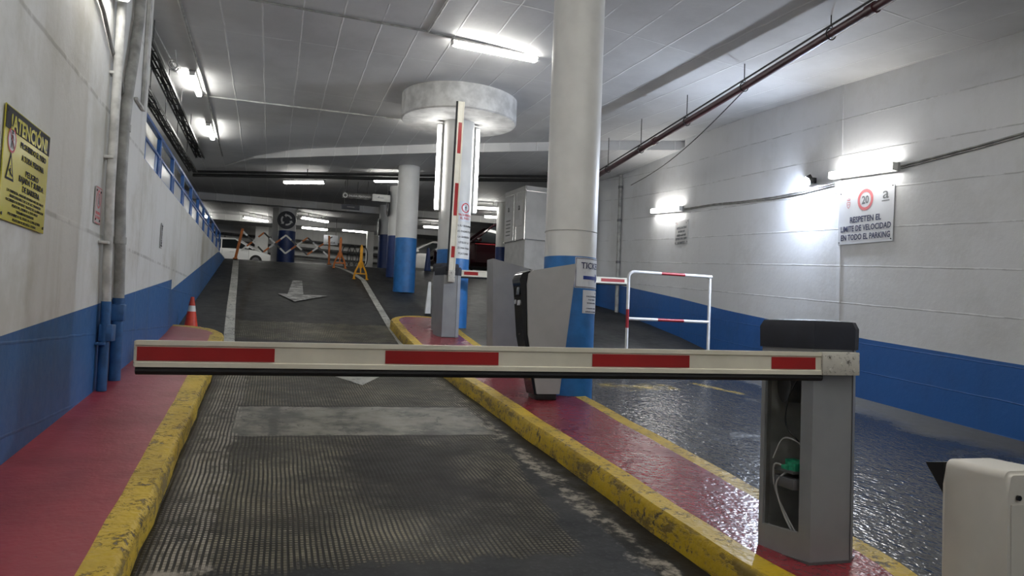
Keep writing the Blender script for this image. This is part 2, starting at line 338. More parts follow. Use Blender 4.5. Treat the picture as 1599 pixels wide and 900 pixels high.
# ------------------------------------------------------------------ mesh helpers
class MB:
    def __init__(s): s.bm = bmesh.new()
    def face(s, pts, mi=0):
        f = s.bm.faces.new([s.bm.verts.new(p) for p in pts]); f.material_index = mi; return f
    def box(s, c, d, rot=None, bevel=0.0, seg=2, mi=0):
        r = bmesh.ops.create_cube(s.bm, size=1.0)['verts']
        for v in r:
            v.co = Vector((v.co.x*d[0], v.co.y*d[1], v.co.z*d[2]))
        if bevel:
            ed = list({e for v in r for e in v.link_edges})
            o = bmesh.ops.bevel(s.bm, geom=ed, offset=bevel, segments=seg, affect='EDGES', profile=0.5)
            r = list({v for f in o['faces'] for v in f.verts} | {v for v in r if v.is_valid})
            seen = set(r); st = list(r)
            while st:
                v = st.pop()
                for e in v.link_edges:
                    q = e.other_vert(v)
                    if q not in seen: seen.add(q); st.append(q)
            r = list(seen)
        Mx = Matrix.Translation(c) @ (rot.to_4x4() if rot is not None else Matrix.Identity(4))
        for v in r: v.co = Mx @ v.co
        for f in {f for v in r for f in v.link_faces}: f.material_index = mi
        return s
    def prism(s, poly, z0, z1, mi=0, cap=True):
        """polygon in xy extruded in z; z0/z1 numbers or functions of (x, y)"""
        f0 = z0 if callable(z0) else (lambda x, y: z0); f1 = z1 if callable(z1) else (lambda x, y: z1)
        a = [s.bm.verts.new((x, y, f0(x, y))) for x, y in poly]; b = [s.bm.verts.new((x, y, f1(x, y))) for x, y in poly]
        n = len(poly)
        for i in range(n):
            f = s.bm.faces.new((a[i], a[(i+1) % n], b[(i+1) % n], b[i])); f.material_index = mi
        if cap:
            s.bm.faces.new(b).material_index = mi; s.bm.faces.new(a[::-1]).material_index = mi
        return s
    def extr(s, poly, ax, t0, t1, mi=0):
        """polygon of (u, z) extruded along x or y"""
        mk = (lambda u, z, t: (t, u, z)) if ax == 'x' else (lambda u, z, t: (u, t, z))
        a = [s.bm.verts.new(mk(u, z, t0)) for u, z in poly]; b = [s.bm.verts.new(mk(u, z, t1)) for u, z in poly]
        n = len(poly)
        for i in range(n): s.bm.faces.new((a[i], a[(i+1) % n], b[(i+1) % n], b[i])).material_index = mi
        s.bm.faces.new(b).material_index = mi; s.bm.faces.new(a[::-1]).material_index = mi
        return s
    def tube(s, pts, r, seg=10, cap=True, mi=0):
        pts = [Vector(p) for p in pts]; rings = []; n0 = None
        for i, p in enumerate(pts):
            d = (pts[min(i+1, len(pts)-1)] - pts[max(i-1, 0)]).normalized()
            if n0 is None: n0 = d.orthogonal().normalized()
            n0 = (n0 - d*n0.dot(d)).normalized(); b0 = d.cross(n0)
            rr = r[i] if isinstance(r, (list, tuple)) else r
            rings.append([s.bm.verts.new(p + n0*rr*math.cos(2*PI*k/seg) + b0*rr*math.sin(2*PI*k/seg)) for k in range(seg)])
        for a, b in zip(rings, rings[1:]):
            for k in range(seg):
                f = s.bm.faces.new((a[k], a[(k+1) % seg], b[(k+1) % seg], b[k])); f.smooth = True; f.material_index = mi
        if cap:
            s.bm.faces.new(rings[0][::-1]).material_index = mi; s.bm.faces.new(rings[-1]).material_index = mi
        return s
    def lathe(s, prof, seg=32, c=(0, 0), mi=0):
        rings = []
        for r, z in prof:
            if r < 1e-6: rings.append([s.bm.verts.new((c[0], c[1], z))]); continue
            rings.append([s.bm.verts.new((c[0]+r*math.cos(2*PI*k/seg), c[1]+r*math.sin(2*PI*k/seg), z)) for k in range(seg)])
        for a, b in zip(rings, rings[1:]):
            for k in range(seg):
                q = [a[k % len(a)], a[(k+1) % len(a)], b[(k+1) % len(b)], b[k % len(b)]]
                u = []
                for v in q:
                    if v not in u: u.append(v)
                if len(u) > 2:
                    f = s.bm.faces.new(u); f.smooth = True; f.material_index = mi
        return s
    def add_mesh(s, me, fn):
        n0 = len(s.bm.verts); s.bm.from_mesh(me); s.bm.verts.ensure_lookup_table()
        for v in s.bm.verts[n0:]: v.co = Vector(fn(v.co))
        return s
    def move(s, Mx):
        for v in s.bm.verts: v.co = Mx @ v.co
        return s
    def build(s, name, mat, parent=None, sharp=35, fix=True):
        if fix: bmesh.ops.recalc_face_normals(s.bm, faces=s.bm.faces)
        me = bpy.data.meshes.new(name); s.bm.to_mesh(me); s.bm.free()
        for m in (mat if isinstance(mat, (list, tuple)) else [mat]): me.materials.append(M[m] if isinstance(m, str) else m)
        o = bpy.data.objects.new(name, me); COL.objects.link(o)
        if parent: o.parent = parent
        try: me.set_sharp_from_angle(angle=math.radians(sharp))
        except Exception: pass
        return o

def tag(o, label, cat, group=None, kind=None):
    o['label'] = label; o['category'] = cat
    if group: o['group'] = group
    if kind: o['kind'] = kind
    return o
def thing(name, label, cat, loc=(0, 0, 0), rotz=0.0, group=None, mtx=None):
    o = bpy.data.objects.new(name, None); COL.objects.link(o); o.empty_display_size = 0.1
    if mtx is not None: o.matrix_world = mtx
    else: o.location = loc; o.rotation_euler = (0, 0, rotz)
    return tag(o, label, cat, group)
def struct(o): o['kind'] = 'structure'; return o
def frame(origin, right, upv):
    """matrix whose x is right, z is up and y goes into the wall"""
    r = Vector(right).normalized(); u = Vector(upv).normalized(); u = (u - r*u.dot(r)).normalized(); y = u.cross(r)
    return Matrix(((r.x, y.x, u.x, origin[0]), (r.y, y.y, u.y, origin[1]), (r.z, y.z, u.z, origin[2]), (0, 0, 0, 1)))

def copy_tree(o, label=None, mtx=None):
    c = o.copy(); COL.objects.link(c)
    if mtx is not None: c.matrix_world = mtx
    if label: c['label'] = label
    def rec(src, dst):
        for ch in list(src.children):
            k = ch.copy(); COL.objects.link(k); k.parent = dst; rec(ch, k)
    rec(o, c)
    return c

_txt = {}
def text_mesh(body, bold=0.0):
    key = (body, bold)
    if key in _txt: return _txt[key]
    cu = bpy.data.curves.new('lettering', 'FONT'); cu.body = body; cu.size = 1.0
    cu.align_x = 'CENTER'; cu.align_y = 'CENTER'; cu.offset = bold; cu.extrude = 0.006; cu.resolution_u = 2
    ob = bpy.data.objects.new('lettering_source', cu); COL.objects.link(ob)
    bpy.context.view_layer.update()
    me = bpy.data.meshes.new_from_object(ob.evaluated_get(bpy.context.evaluated_depsgraph_get()))
    bpy.data.objects.remove(ob); 
    xs = [v.co.x for v in me.vertices] or [0]; ys = [v.co.y for v in me.vertices] or [0]
    cx, cy = (min(xs)+max(xs))/2, (min(ys)+max(ys))/2
    for v in me.vertices: v.co.x -= cx; v.co.y -= cy
    _txt[key] = (me, max(xs)-min(xs), max(ys)-min(ys))
    return _txt[key]
def put_text(mb, body, x, z, h=None, wd=None, y=-0.006, bold=0.0, fn=None, tilt=0.0):
    """letters h high and/or wd wide, centred at (x, z) on a plate facing -y"""
    me, tw, th = text_mesh(body, bold)
    sz = h/0.7 if h else wd/tw
    sx = wd/tw if wd else sz
    ct, st = math.cos(tilt), math.sin(tilt)
    def f(c):
        a, b = c.x*sx, c.y*sz
        p = (x + a*ct - b*st, y - c.z*0.1, z + a*st + b*ct)
        return fn(p) if fn else p
    mb.add_mesh(me, f)
def ring(mb, x, z, ro, ri, y0=-0.008, y1=-0.004, seg=32, fn=None):
    q = fn or (lambda p: p)
    for k in range(seg):
        a, b = 2*PI*k/seg, 2*PI*(k+1)/seg
        P = [(x+ro*math.cos(a), y0, z+ro*math.sin(a)), (x+ro*math.cos(b), y0, z+ro*math.sin(b)), (x+ri*math.cos(b), y0, z+ri*math.sin(b)), (x+ri*math.cos(a), y0, z+ri*math.sin(a))]
        mb.face([q(p) for p in P])
def poly2(mb, pts, y=-0.008, fn=None):
    q = fn or (lambda p: p)
    mb.face([q((x, y, z)) for x, z in pts])
def bar2(mb, x0, z0, x1, z1, wd, y=-0.009, fn=None):
    d = Vector((x1-x0, z1-z0)).normalized()*wd/2; n = (-d.y, d.x)
    poly2(mb, [(x0+n[0], z0+n[1]), (x1+n[0], z1+n[1]), (x1-n[0], z1-n[1]), (x0-n[0], z0-n[1])], y, fn)
def walker(mb, x, z, s, y=-0.010, fn=None):
    """little walking figure pictogram"""
    ring(mb, x, z+0.38*s, 0.09*s, 0.0, y, y, 12, fn)
    poly2(mb, [(x-0.09*s, z+0.26*s), (x+0.09*s, z+0.26*s), (x+0.07*s, z-0.05*s), (x-0.07*s, z-0.05*s)], y, fn)
    bar2(mb, x-0.03*s, z-0.03*s, x-0.17*s, z-0.42*s, 0.08*s, y, fn); bar2(mb, x+0.03*s, z-0.03*s, x+0.16*s, z-0.40*s, 0.08*s, y, fn)
    bar2(mb, x-0.07*s, z+0.22*s, x-0.2*s, z-0.02*s, 0.06*s, y, fn); bar2(mb, x+0.07*s, z+0.22*s, x+0.2*s, z+0.0*s, 0.06*s, y, fn)

# ------------------------------------------------------------------ surfaces of the place (world z)
YB, YC = 11.28, 23.4
ZB = 0.087*YB; ZC = ZB + 0.172*(YC-YB)
def rz(Y):
    """road height"""
    def raw(y):
        if y < YB: return 0.087*y
        if y < YC: return ZB + 0.172*(y-YB)
        return ZC + 0.025*(y-YC)
    return sum(raw(Y+d) for d in (-0.5, -0.25, 0, 0.25, 0.5))/5
BEAM = [(-8.0, 25.0), (-3.5, 22.6), (-1.5, 20.6), (-0.7, 18.95), (3.25, 16.2), (6.3, 14.35), (7.83, 13.55), (11.0, 11.9)]
def beamY(X):
    for (x0, y0), (x1, y1) in zip(BEAM, BEAM[1:]):
        if X <= x1: return y0 + (y1-y0)*(X-x0)/(x1-x0)
    return BEAM[-1][1]
def sm(t): t = max(0, min(1, t)); return t*t*(3-2*t)
def cz(X, Y):
    """near ceiling height: level over the ramp, following the slope towards the right wall"""
    return E + 3.9 - 0.088*max(0, 13.4-max(Y, 0))*sm((X-2.0)/5.2) - 0.18*sm((0.6-X)/1.8)*sm((Y-14.5)/4.0)
CLOW = E + 3.71
RW = [(7.05, -6), (7.12, 2), (7.2, 6), (7.28, 8.4), (7.5, 11), (7.78, 13.4), (7.86, 16.5), (7.2, 19.6)]
def rwx(Y):
    for (x0, y0), (x1, y1) in zip(RW, RW[1:]):
        if Y <= y1: return x0 + (x1-x0)*(Y-y0)/(y1-y0)
    return RW[-1][0]

# road
mb = MB()
def frange(a, b, s):
    n = max(1, round((b-a)/s)); return [a+(b-a)*i/n for i in range(n+1)]
ys = frange(-6, 33.5, 0.25); xs = [-14, -6, -1.45, -0.5, 1, 2, 3, 4.5, 6, 7.5, 8.2, 14]
vv = [[mb.bm.verts.new((x, y, rz(y))) for x in xs] for y in ys]
for j in range(len(ys)-1):
    for i in range(len(xs)-1):
        f = mb.bm.faces.new((vv[j][i], vv[j][i+1], vv[j+1][i+1], vv[j+1][i])); f.smooth = True
struct(mb.build('floor', 'road', sharp=60))

# ceiling: near part, lower slab and the step between
mb = MB()
cx = [-8, -5, -3.5] + frange(-3.0, 8.4, 0.3) + [11]
N = 24
g = []
for x in cx:
    yb = beamY(x); g.append([mb.bm.verts.new((x, -6+(yb+6)*k/N, cz(x, -6+(yb+6)*k/N))) for k in range(N+1)])
for a, b in zip(g, g[1:]):
    for k in range(N):
        f = mb.bm.faces.new((a[k], a[k+1], b[k+1], b[k])); f.smooth = True
struct(mb.build('ceiling', 'ceiling', sharp=60))
mb = MB()
lo = [mb.bm.verts.new((x, beamY(x), CLOW)) for x in cx]; hi = [mb.bm.verts.new((x, beamY(x), cz(x, beamY(x)))) for x in cx]
fr = [mb.bm.verts.new((x, 33.5, CLOW)) for x in cx]
for i in range(len(cx)-1):
    mb.bm.faces.new((lo[i], lo[i+1], hi[i+1], hi[i])); mb.bm.faces.new((lo[i], fr[i], fr[i+1], lo[i+1]))
mb.box((2, 24, CLOW+0.12), (28, 0.01, 0.01))
struct(mb.build('ceiling', 'ceiling', sharp=20))
# beams under the lower slab, far room
for y0 in (25.2, 30.2):
    mb = MB(); mb.box((2.0, y0, CLOW-0.11), (24, 0.35, 0.22)); struct(mb.build('trim', 'ceiling'))

def wall(name, pts, bottom, band, top, mats, thick, side):
    """upright wall along pts (x, y); band(y) is where the blue dado stops; side = +1 thickens to +x of travel"""
    P = []
    for (x0, y0), (x1, y1) in zip(pts, pts[1:]):
        n = max(1, int(math.hypot(x1-x0, y1-y0)/0.6))
        for k in range(n): P.append((x0+(x1-x0)*k/n, y0+(y1-y0)*k/n))
    P.append(pts[-1])
    mb = MB()
    rows = []
    for i, (x, y) in enumerate(P):
        a = P[max(i-1, 0)]; b = P[min(i+1, len(P)-1)]; d = Vector((b[0]-a[0], b[1]-a[1], 0)).normalized()
        nrm = Vector((d.y, -d.x, 0))*side*thick
        z = [bottom(x, y), min(band(x, y), top(x, y)-0.02), top(x, y)]
        rows.append([mb.bm.verts.new((x, y, q)) for q in z] + [mb.bm.verts.new((x+nrm.x, y+nrm.y, q)) for q in (z[2], z[0])])
    for a, b in zip(rows, rows[1:]):
        mb.bm.faces.new((a[0], b[0], b[1], a[1])).material_index = 1
        for k in (1, 2, 3): mb.bm.faces.new((a[k], b[k], b[k+1], a[k+1])).material_index = 0
        mb.bm.faces.new((a[4], b[4], b[0], a[0])).material_index = 0
    for r, fl in ((rows[0], 1), (rows[-1], 0)):
        mb.bm.faces.new(r if fl else r[::-1])
    return struct(mb.build(name, mats, sharp=20))

LX = -1.37
def band_l(x, y):
    return E + (-0.17 + 0.089*(y-4.66)) if y < 11.64 else E + 0.31 + 0.142*(y-11.68)
wall('wall_left', [(LX, -6), (LX, 8.74)], lambda x, y: rz(y)-0.3, band_l, lambda x, y: E+3.92, ['wall_white', 'wall_blue'], 0.25, -1)
WT = E + 1.60
wall('wall_left_ramp', [(LX, 8.745), (LX, 11.64)], lambda x, y: rz(y)-0.3, lambda x, y: E-0.17+0.089*(y-4.66), lambda x, y: WT, ['wall_white', 'wall_blue'], 0.22, -1)
wall('wall_left_ramp', [(LX, 11.645), (LX, 23.3)], lambda x, y: rz(y)-0.3, band_l, lambda x, y: WT, ['wall_white', 'wall_blue'], 0.22, -1)
# walkway behind the railing and its back wall
mb = MB(); mb.box((-2.1, 16.2, WT-0.10), (1.0, 14.9, 0.14)); struct(mb.build('floor', 'disc'))
wall('wall_walkway', [(-2.55, 8.6), (-2.55, 23.2)], lambda x, y: WT-0.2, lambda x, y: WT-0.1, lambda x, y: (E+3.92 if y < beamY(-2.55) else CLOW+0.02), ['wall_white', 'wall_white'], 0.2, -1)
wall('wall_walkway', [(-2.75, 8.62), (-1.6, 8.62)], lambda x, y: WT-0.2, lambda x, y: WT-0.1, lambda x, y: E+3.92, ['wall_white', 'wall_white'], 0.1, -1)

def band_r(x, y):
    P = [(-6, -1.2), (0, -0.70), (5.76, -0.19), (7.97, 0.01), (11.55, 0.42), (16.45, 1.06), (20, 1.35)]
    for (y0, z0), (y1, z1) in zip(P, P[1:]):
        if y <= y1: return E + z0 + (z1-z0)*(y-y0)/(y1-y0)
    return E + 1.4
wall('wall_right', RW[:6], lambda x, y: rz(y)-0.3, band_r, lambda x, y: cz(x, y)+0.03, ['wall_white_r', 'wall_blue_r'], 0.3, 1)
wall('wall_right', RW[5:], lambda x, y: rz(y)-0.3, band_r, lambda x, y: CLOW+0.03, ['wall_white_r', 'wall_blue_r'], 0.3, 1)
# pier line on the right wall
mb = MB()
for y0, y1 in ((8.36, 8.44),):
    mb.prism([(rwx(y0)-0.012, y0), (rwx(y0)+0.1, y0), (rwx(y1)+0.1, y1), (rwx(y1)-0.004, y1)], lambda x, y: band_r(x, y), lambda x, y: cz(x, y))
struct(mb.build('trim', 'wall_white_r'))
# far room
none = lambda x, y: rz(y)-0.1
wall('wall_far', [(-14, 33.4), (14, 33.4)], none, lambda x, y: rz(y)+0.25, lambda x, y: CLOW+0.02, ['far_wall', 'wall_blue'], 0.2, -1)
wall('wall_far_left', [(-13.9, 23.6), (-13.9, 33.4)], none, lambda x, y: rz(y)+0.9, lambda x, y: CLOW+0.02, ['wall_white', 'wall_blue'], 0.2, -1)
wall('wall_far_right', [(7.25, 19.6), (10.9, 20.4), (10.9, 33.4)], none, lambda x, y: rz(y)+0.9, lambda x, y: CLOW+0.02, ['wall_white_r', 'wall_blue_r'], 0.2, 1)
wall('wall_far_left_return', [(-13.9, 23.6), (-2.6, 23.2)], none, lambda x, y: rz(y)+0.9, lambda x, y: CLOW+0.02, ['wall_white', 'wall_blue'], 0.2, 1)
wall('wall_rear', [(-1.37, -5.9), (7.1, -5.9)], lambda x, y: -1, lambda x, y: 0.6, lambda x, y: E+3.9, ['wall_white', 'wall_blue'], 0.2, 1)  # unseen end wall added to close the room and bounce light

# ------------------------------------------------------------------ raised pavements with yellow kerbs
def slab(name, outline, inner, h, topmat, sub):
    """raised pavement: outline ring (kerb) and inner ring (painted red), following the road"""
    mb = MB(); n = len(outline)
    jz = [random.uniform(-0.006, 0.006) for _ in outline]
    o0 = [mb.bm.verts.new((x, y, rz(y)-0.1)) for x, y in outline]
    cxm = sum(p[0] for p in outline)/n
    def tow(p, q, d):
        v = Vector((q[0]-p[0], q[1]-p[1])); L = v.length or 1; return (p[0]+v.x/L*d, p[1]+v.y/L*d)
    o1 = [mb.bm.verts.new((x+random.uniform(-.004, .004), y, rz(y)+h-0.03)) for (x, y) in outline]
    o2 = []
    for i, (p, q) in enumerate(zip(outline, inner)):
        a = tow(p, q, 0.022+random.uniform(0, .008)); o2.append(mb.bm.verts.new((a[0], a[1], rz(a[1])+h+jz[i]*0.5)))
    i0 = [mb.bm.verts.new((x, y, rz(y)+h)) for x, y in inner]
    for A, B in ((o0, o1), (o1, o2), (o2, i0)):
        for k in range(n-1+sub): 
            f = mb.bm.faces.new((A[k], A[(k+1) % n], B[(k+1) % n], B[k])); f.material_index = 0
    # inner surface as strips between the two long sides
    return mb, i0
def pavement_left():
    outl, inn = [], []
    for y in frange(-6, 11.3, 0.35):
        wv = 0.006*math.sin(y*3.1)+0.005*math.sin(y*7.7)
        outl.append((-0.468+wv-0.0125*y, y)); inn.append((-0.600-0.0175*y+0.5*wv, y))
    for k in range(1, 9):
        a = PI/2*k/8
        outl.append((-1.36+0.745*math.cos(a), 11.3+0.75*math.sin(a))); inn.append((-1.36+0.60*math.cos(a), 11.3+0.60*math.sin(a)))
    mb, i0 = slab('pavement', outl, inn, 0.15, 'red_floor', 0)
    w0 = [mb.bm.verts.new((LX-0.01, p[1], rz(p[1])+0.15)) for p in inn]
    for k in range(len(inn)-1):
        if inn[k+1][0] > LX+0.01 or inn[k][0] > LX+0.01:
            mb.bm.faces.new((i0[k], i0[k+1], w0[k+1], w0[k])).material_index = 1
    bmesh.ops.remove_doubles(mb.bm, verts=mb.bm.verts, dist=1e-4)
    return struct(mb.build('floor_pavement', ['yellow', 'red_floor'], sharp=50))
pavement_left()
def isl_l(y): return 2.08 - 0.012*(y-3.5) if y > 3.5 else 2.08
def isl_r(y): return 2.94 + 0.045*min(3, max(0, y-4)) + 0.0*y
def island():
    L, Rr = [], []
    yy = frange(3.2, 13.1, 0.3)
    for k in range(9):
        a = PI*0.5*(k/9); cxx = 2.46
        L.append((cxx-(cxx-2.08)*math.sin(a), 3.2-0.92*math.cos(a))); Rr.append((cxx+(2.94-cxx)*math.sin(a), 3.2-0.92*math.cos(a)))
    for y in yy:
        wv = 0.006*math.sin(y*2.9)+0.005*math.sin(y*6.1)
        L.append((isl_l(y)+wv, y)); Rr.append((isl_r(y)+wv, y))
    for k in range(1, 9):
        a = PI/2*k/8
        L.append((2.56-(2.56-isl_l(13.1))*math.cos(a), 13.1+0.6*math.sin(a))); Rr.append((2.56+(isl_r(13.1)-2.56)*math.cos(a), 13.1+0.6*math.sin(a)))
    def inset(P, sgn):
        out = []
        for i, (x, y) in enumerate(P):
            c = 2.5
            d = Vector((c-x, 0)); 
            tx = (x-c)*(1-0.15/max(0.2, abs(x-c))) if abs(x-c) > 0.2 else 0
            out.append((c+tx if abs(x-c) > 0.2 else c+(x-c)*0.25, min(max(y, 2.28+0.16+abs(x-c)*0.0), 13.55)))
        return out
    Li, Ri = inset(L, 1), inset(Rr, -1)
    mb = MB(); n = len(L)
    def col(P, dz, off=0.0, sg=0): return [mb.bm.verts.new((x+sg*off, y, rz(y)+dz)) for x, y in P]
    for P, Pi, sg in ((L, Li, 1), (Rr, Ri, -1)):
        a = col(P, -0.1); b = col(P, 0.12, 0.0+0.004, sg)
        c = [mb.bm.verts.new((p[0]+(q[0]-p[0])*0.16, p[1]+(q[1]-p[1])*0.16, rz(p[1])+0.15)) for p, q in zip(P, Pi)]
        d = col(Pi, 0.15)
        for A, B in ((a, b), (b, c), (c, d)):
            for k in range(n-1): mb.bm.faces.new((A[k], A[k+1], B[k+1], B[k])).material_index = 0
        if sg == 1: dl = d
        else: dr = d
    for k in range(n-1): mb.bm.faces.new((dl[k], dl[k+1], dr[k+1], dr[k])).material_index = 1
    bmesh.ops.remove_doubles(mb.bm, verts=mb.bm.verts, dist=2e-3)
    return struct(mb.build('floor_island', ['yellow', 'red_floor_wet'], sharp=50))
island()
IZ = lambda y: rz(y)+0.15
# lane lines and arrows painted on the ramp
def strip(name, path, wd, mat, dz=0.004):
    mb = MB(); P = []
    for (x0, y0), (x1, y1) in zip(path, path[1:]):
        n = max(1, int(abs(y1-y0)/0.3))
        for k in range(n): P.append((x0+(x1-x0)*k/n, y0+(y1-y0)*k/n))
    P.append(path[-1])
    a = [mb.bm.verts.new((x-wd/2, y, rz(y)+dz)) for x, y in P]; b = [mb.bm.verts.new((x+wd/2, y, rz(y)+dz)) for x, y in P]
    for k in range(len(P)-1): mb.bm.faces.new((a[k], b[k], b[k+1], a[k+1]))
    return struct(mb.build(name, mat))
strip('lane_line', [(-0.50, 10.6), (-0.60, 12.3), (-0.72, 15), (-0.86, 18.5), (-1.05, 22.9)], 0.15, 'marking')
strip('lane_line', [(1.98, 11.7), (2.0, 13.2), (2.12, 17), (2.22, 19.9), (2.1, 21.2), (1.86, 22.4), (1.5, 23.3)], 0.13, 'marking')
def floor_poly(name, pts, mat, dz=0.004):
    mb = MB(); mb.face([(x, y, rz(y)+dz) for x, y in pts]); return struct(mb.build(name, mat))
floor_poly('road_marking', [(0.50, 9.4), (0.98, 8.35), (1.46, 9.4)], 'marking', 0.006)
mb = MB()
for pts in ([(0.10, 16.6), (0.42, 15.6), (1.12, 16.6)], [(0.30, 16.6), (0.62, 16.6), (0.66, 18.9), (0.44, 18.9)]):
    mb.face([(x, y, rz(y)+0.02) for x, y in pts])
struct(mb.build('road_marking', 'faded'))

# ------------------------------------------------------------------ lamps
def fluorescent(name, p0, p1, upv, label, group, wd=0.10, dp=0.085, mat='lamp'):
    p0 = Vector(p0); p1 = Vector(p1); L = (p1-p0).length; x = (p1-p0).normalized()
    u = Vector(upv); u = (u - x*u.dot(x)).normalized(); y = u.cross(x); c = (p0+p1)/2
    mt = Matrix(((x.x, y.x, u.x, c.x), (x.y, y.y, u.y, c.y), (x.z, y.z, u.z, c.z), (0, 0, 0, 1)))
    t = thing(name, label, 'lamp', group=group, mtx=mt)
    MB().box((0, 0, -0.016), (L, wd, 0.032), bevel=0.006, seg=1).build('housing', 'housing', t)
    MB().box((0, 0, -0.034-dp*0.4), (L-0.05, wd*0.84, dp*0.8), bevel=0.02, seg=2).build('diffuser', mat, t)
    for s in (-1, 1): MB().box((s*(L/2-0.014), 0, -0.03-dp*0.35), (0.028, wd*0.9, dp*0.72), bevel=0.008, seg=1).build('end_cap', 'white_plastic', t)
    for s in (-1, 1): MB().tube([(s*L*0.3, 0, 0.0), (s*L*0.3, 0, 0.02)], 0.02, 8).build('mounting_clip', 'housing', t)
    return t
U = (0, 0, 1)
def ceil_lamp(x0, y0, x1, y1, label, group, z=None, **k):
    z0 = z if z is not None else cz((x0+x1)/2, (y0+y1)/2)-0.01
    return fluorescent('fluorescent_lamp', (x0, y0, z0), (x1, y1, z0), U, label, group, **k)
gc = 'ceiling fluorescent lamps over the ramp'
ceil_lamp(2.14, 9.95, 3.44, 10.10, 'long bright fluorescent lamp on the ceiling before the round column head', gc)
ceil_lamp(2.26, 14.35, 3.50, 14.50, 'fluorescent lamp on the ceiling half hidden by the round column head', gc)
ceil_lamp(-1.42, 13.0, -1.42, 14.25, 'nearer of two short looking ceiling lamps above the cable trays', gc)
ceil_lamp(-1.40, 16.0, -1.40, 17.25, 'farther of two short looking ceiling lamps above the cable trays', gc)
gf = 'fluorescent lamps under the far slab'
ZL = CLOW-0.13
far = [(0.11, 20.0, 1.1, 19.45, 'fluorescent lamp under the lower slab above the far roundabout column'),
       (2.21, 18.58, 3.2, 18.0, 'fluorescent lamp partly behind the slim blue and white column'),
       (-1.13, 28.0, -0.3, 28.7, 'far fluorescent lamp at the back over the white car'),
       (0.78, 26.8, 1.75, 27.5, 'far fluorescent lamp just beside the roundabout column'),
       (-3.4, 28.3, -2.2, 28.7, 'far fluorescent lamp seen behind the end of the railing'),
       (2.4, 29.6, 3.5, 29.8, 'far fluorescent lamp above the two traffic stands'),
       (0.9, 29.8, 1.9, 30.0, 'faint far lamp beside the white hanging panel'),
       (5.0, 26.7, 6.1, 26.5, 'far lamp between the slim column and the column with tubes'),
       (5.2, 21.4, 6.3, 21.2, 'lamp under the far slab beside the tube on the round column'),
       (6.24, 23.0, 7.3, 22.75, 'lamp over the dark car left of the grey kiosk')]
for x0, y0, x1, y1, lb in far:
    x0, y0, x1, y1 = [q*1.036 for q in (x0, y0, x1, y1)]
    ll = ceil_lamp(x0, y0, x1, min(y1, 33), lb, gf, z=ZL, mat='lamp_far')
    if y0 > 22 or True:
        for s in (-0.3, 0.3):
            MB().tube([(s, 0, 0), (s, 0, 0.13)], 0.008, 6).build('suspension_rod', 'housing', ll)
# unseen ceiling lamps: some inferred behind the camera, more added to brighten the near ramp
for k, (x, y) in enumerate([(0.2, -1.0), (2.2, 0.2), (4.8, 1.0), (0.6, 2.8), (3.9, 3.6), (4.6, -3.0), (1.4, -3.4), (2.6, 2.0)]):
    ceil_lamp(x-0.62, y, x+0.62, y, 'unseen fluorescent lamp added on the ceiling over the entrance to brighten the ramp', 'unseen fluorescent lamps added over the entrance')
# wall lamps
fluorescent('fluorescent_lamp', (rwx(7.3)-0.03, 7.30, E+2.12), (rwx(8.5)-0.03, 8.50, E+2.22), (1, 0, 0), 'bright wall lamp directly above the round 20 speed sign', 'wall lamps on the right wall', 0.11, 0.1, 'lamp_wall')
fluorescent('fluorescent_lamp', (rwx(13.3)-0.03, 13.30, E+2.46), (rwx(14.6)-0.03, 14.60, E+2.58), (1, 0, 0), 'wall lamp above the small notice near the grey wall pipe', 'wall lamps on the right wall', 0.11, 0.1, 'lamp_wall')
fluorescent('fluorescent_lamp', (LX+0.03, 5.40, E+2.545), (LX+0.03, 6.74, E+2.545), (-1, 0, 0), 'wall lamp at the top of the left wall, only its end in view', None, 0.11, 0.1, 'lamp_wall')

# floodlight
fo = Vector((rwx(8.95), 8.95, E+2.24))
t = thing('floodlight', 'small dazzling blue white floodlight beside the wall lamp', 'floodlight', mtx=frame(fo, (0, -1, 0), (0, 0, 1)))
MB().box((0, -0.03, 0), (0.05, 0.06, 0.08), bevel=0.005).build('bracket', 'black', t)
nf = Vector((-0.30, -0.75, -0.50)).normalized()
Rf = nf.to_track_quat('Z', 'X').to_matrix()
MB().box(Vector((0, -0.11, 0)), (0.13, 0.19, 0.06), rot=Rf, bevel=0.012).build('casing', 'black', t)
mb = MB(); bmesh.ops.create_uvsphere(mb.bm, u_segments=16, v_segments=8, radius=1.0)
mb.move(Matrix.Translation(Vector((0, -0.11, 0))+nf*0.028) @ Rf.to_4x4() @ Matrix.Diagonal((0.058, 0.085, 0.03, 1)))
mb.build('lens', 'flood', t)

# ------------------------------------------------------------------ columns
def column(x, y, r, ztop, zblue, label, blue='col_blue', group=None, z0=None):
    z0 = rz(y)-0.02 if z0 is None else z0
    t = thing('column', label, 'column', (x, y, z0), group=group)
    MB().lathe([(0, 0), (r, 0), (r, zblue-z0), (0, zblue-z0)], 48).build('painted_base', blue, t)
    MB().lathe([(0, zblue-z0), (r-0.003, zblue-z0), (r-0.003, ztop-z0), (0, ztop-z0)], 48).build('shaft', 'col_white', t)
    return t
C1 = (2.935, 7.31); R1 = 0.272
t = column(C1[0], C1[1], R1, cz(*C1)+0.05, E+0.72, 'thick round column with blue base carrying the ticket sign')
mb = MB()
mb.lathe([(R1+0.001, 0), (R1+0.006, 0.004), (R1+0.001, 0.008)], 48).move(Matrix.Translation((0, 0, E+1.0-rz(C1[1]))))
mb.build('seam', 'disc', t)
C2 = (2.93, 12.72); R2 = 0.28
t = column(C2[0], C2[1], R2, E+3.6, E+1.24, 'round column with wide disc head and two upright tubes', z0=IZ(C2[1])-0.02)
z0 = IZ(C2[1])-0.02
mb = MB(); zb = E+3.47-z0
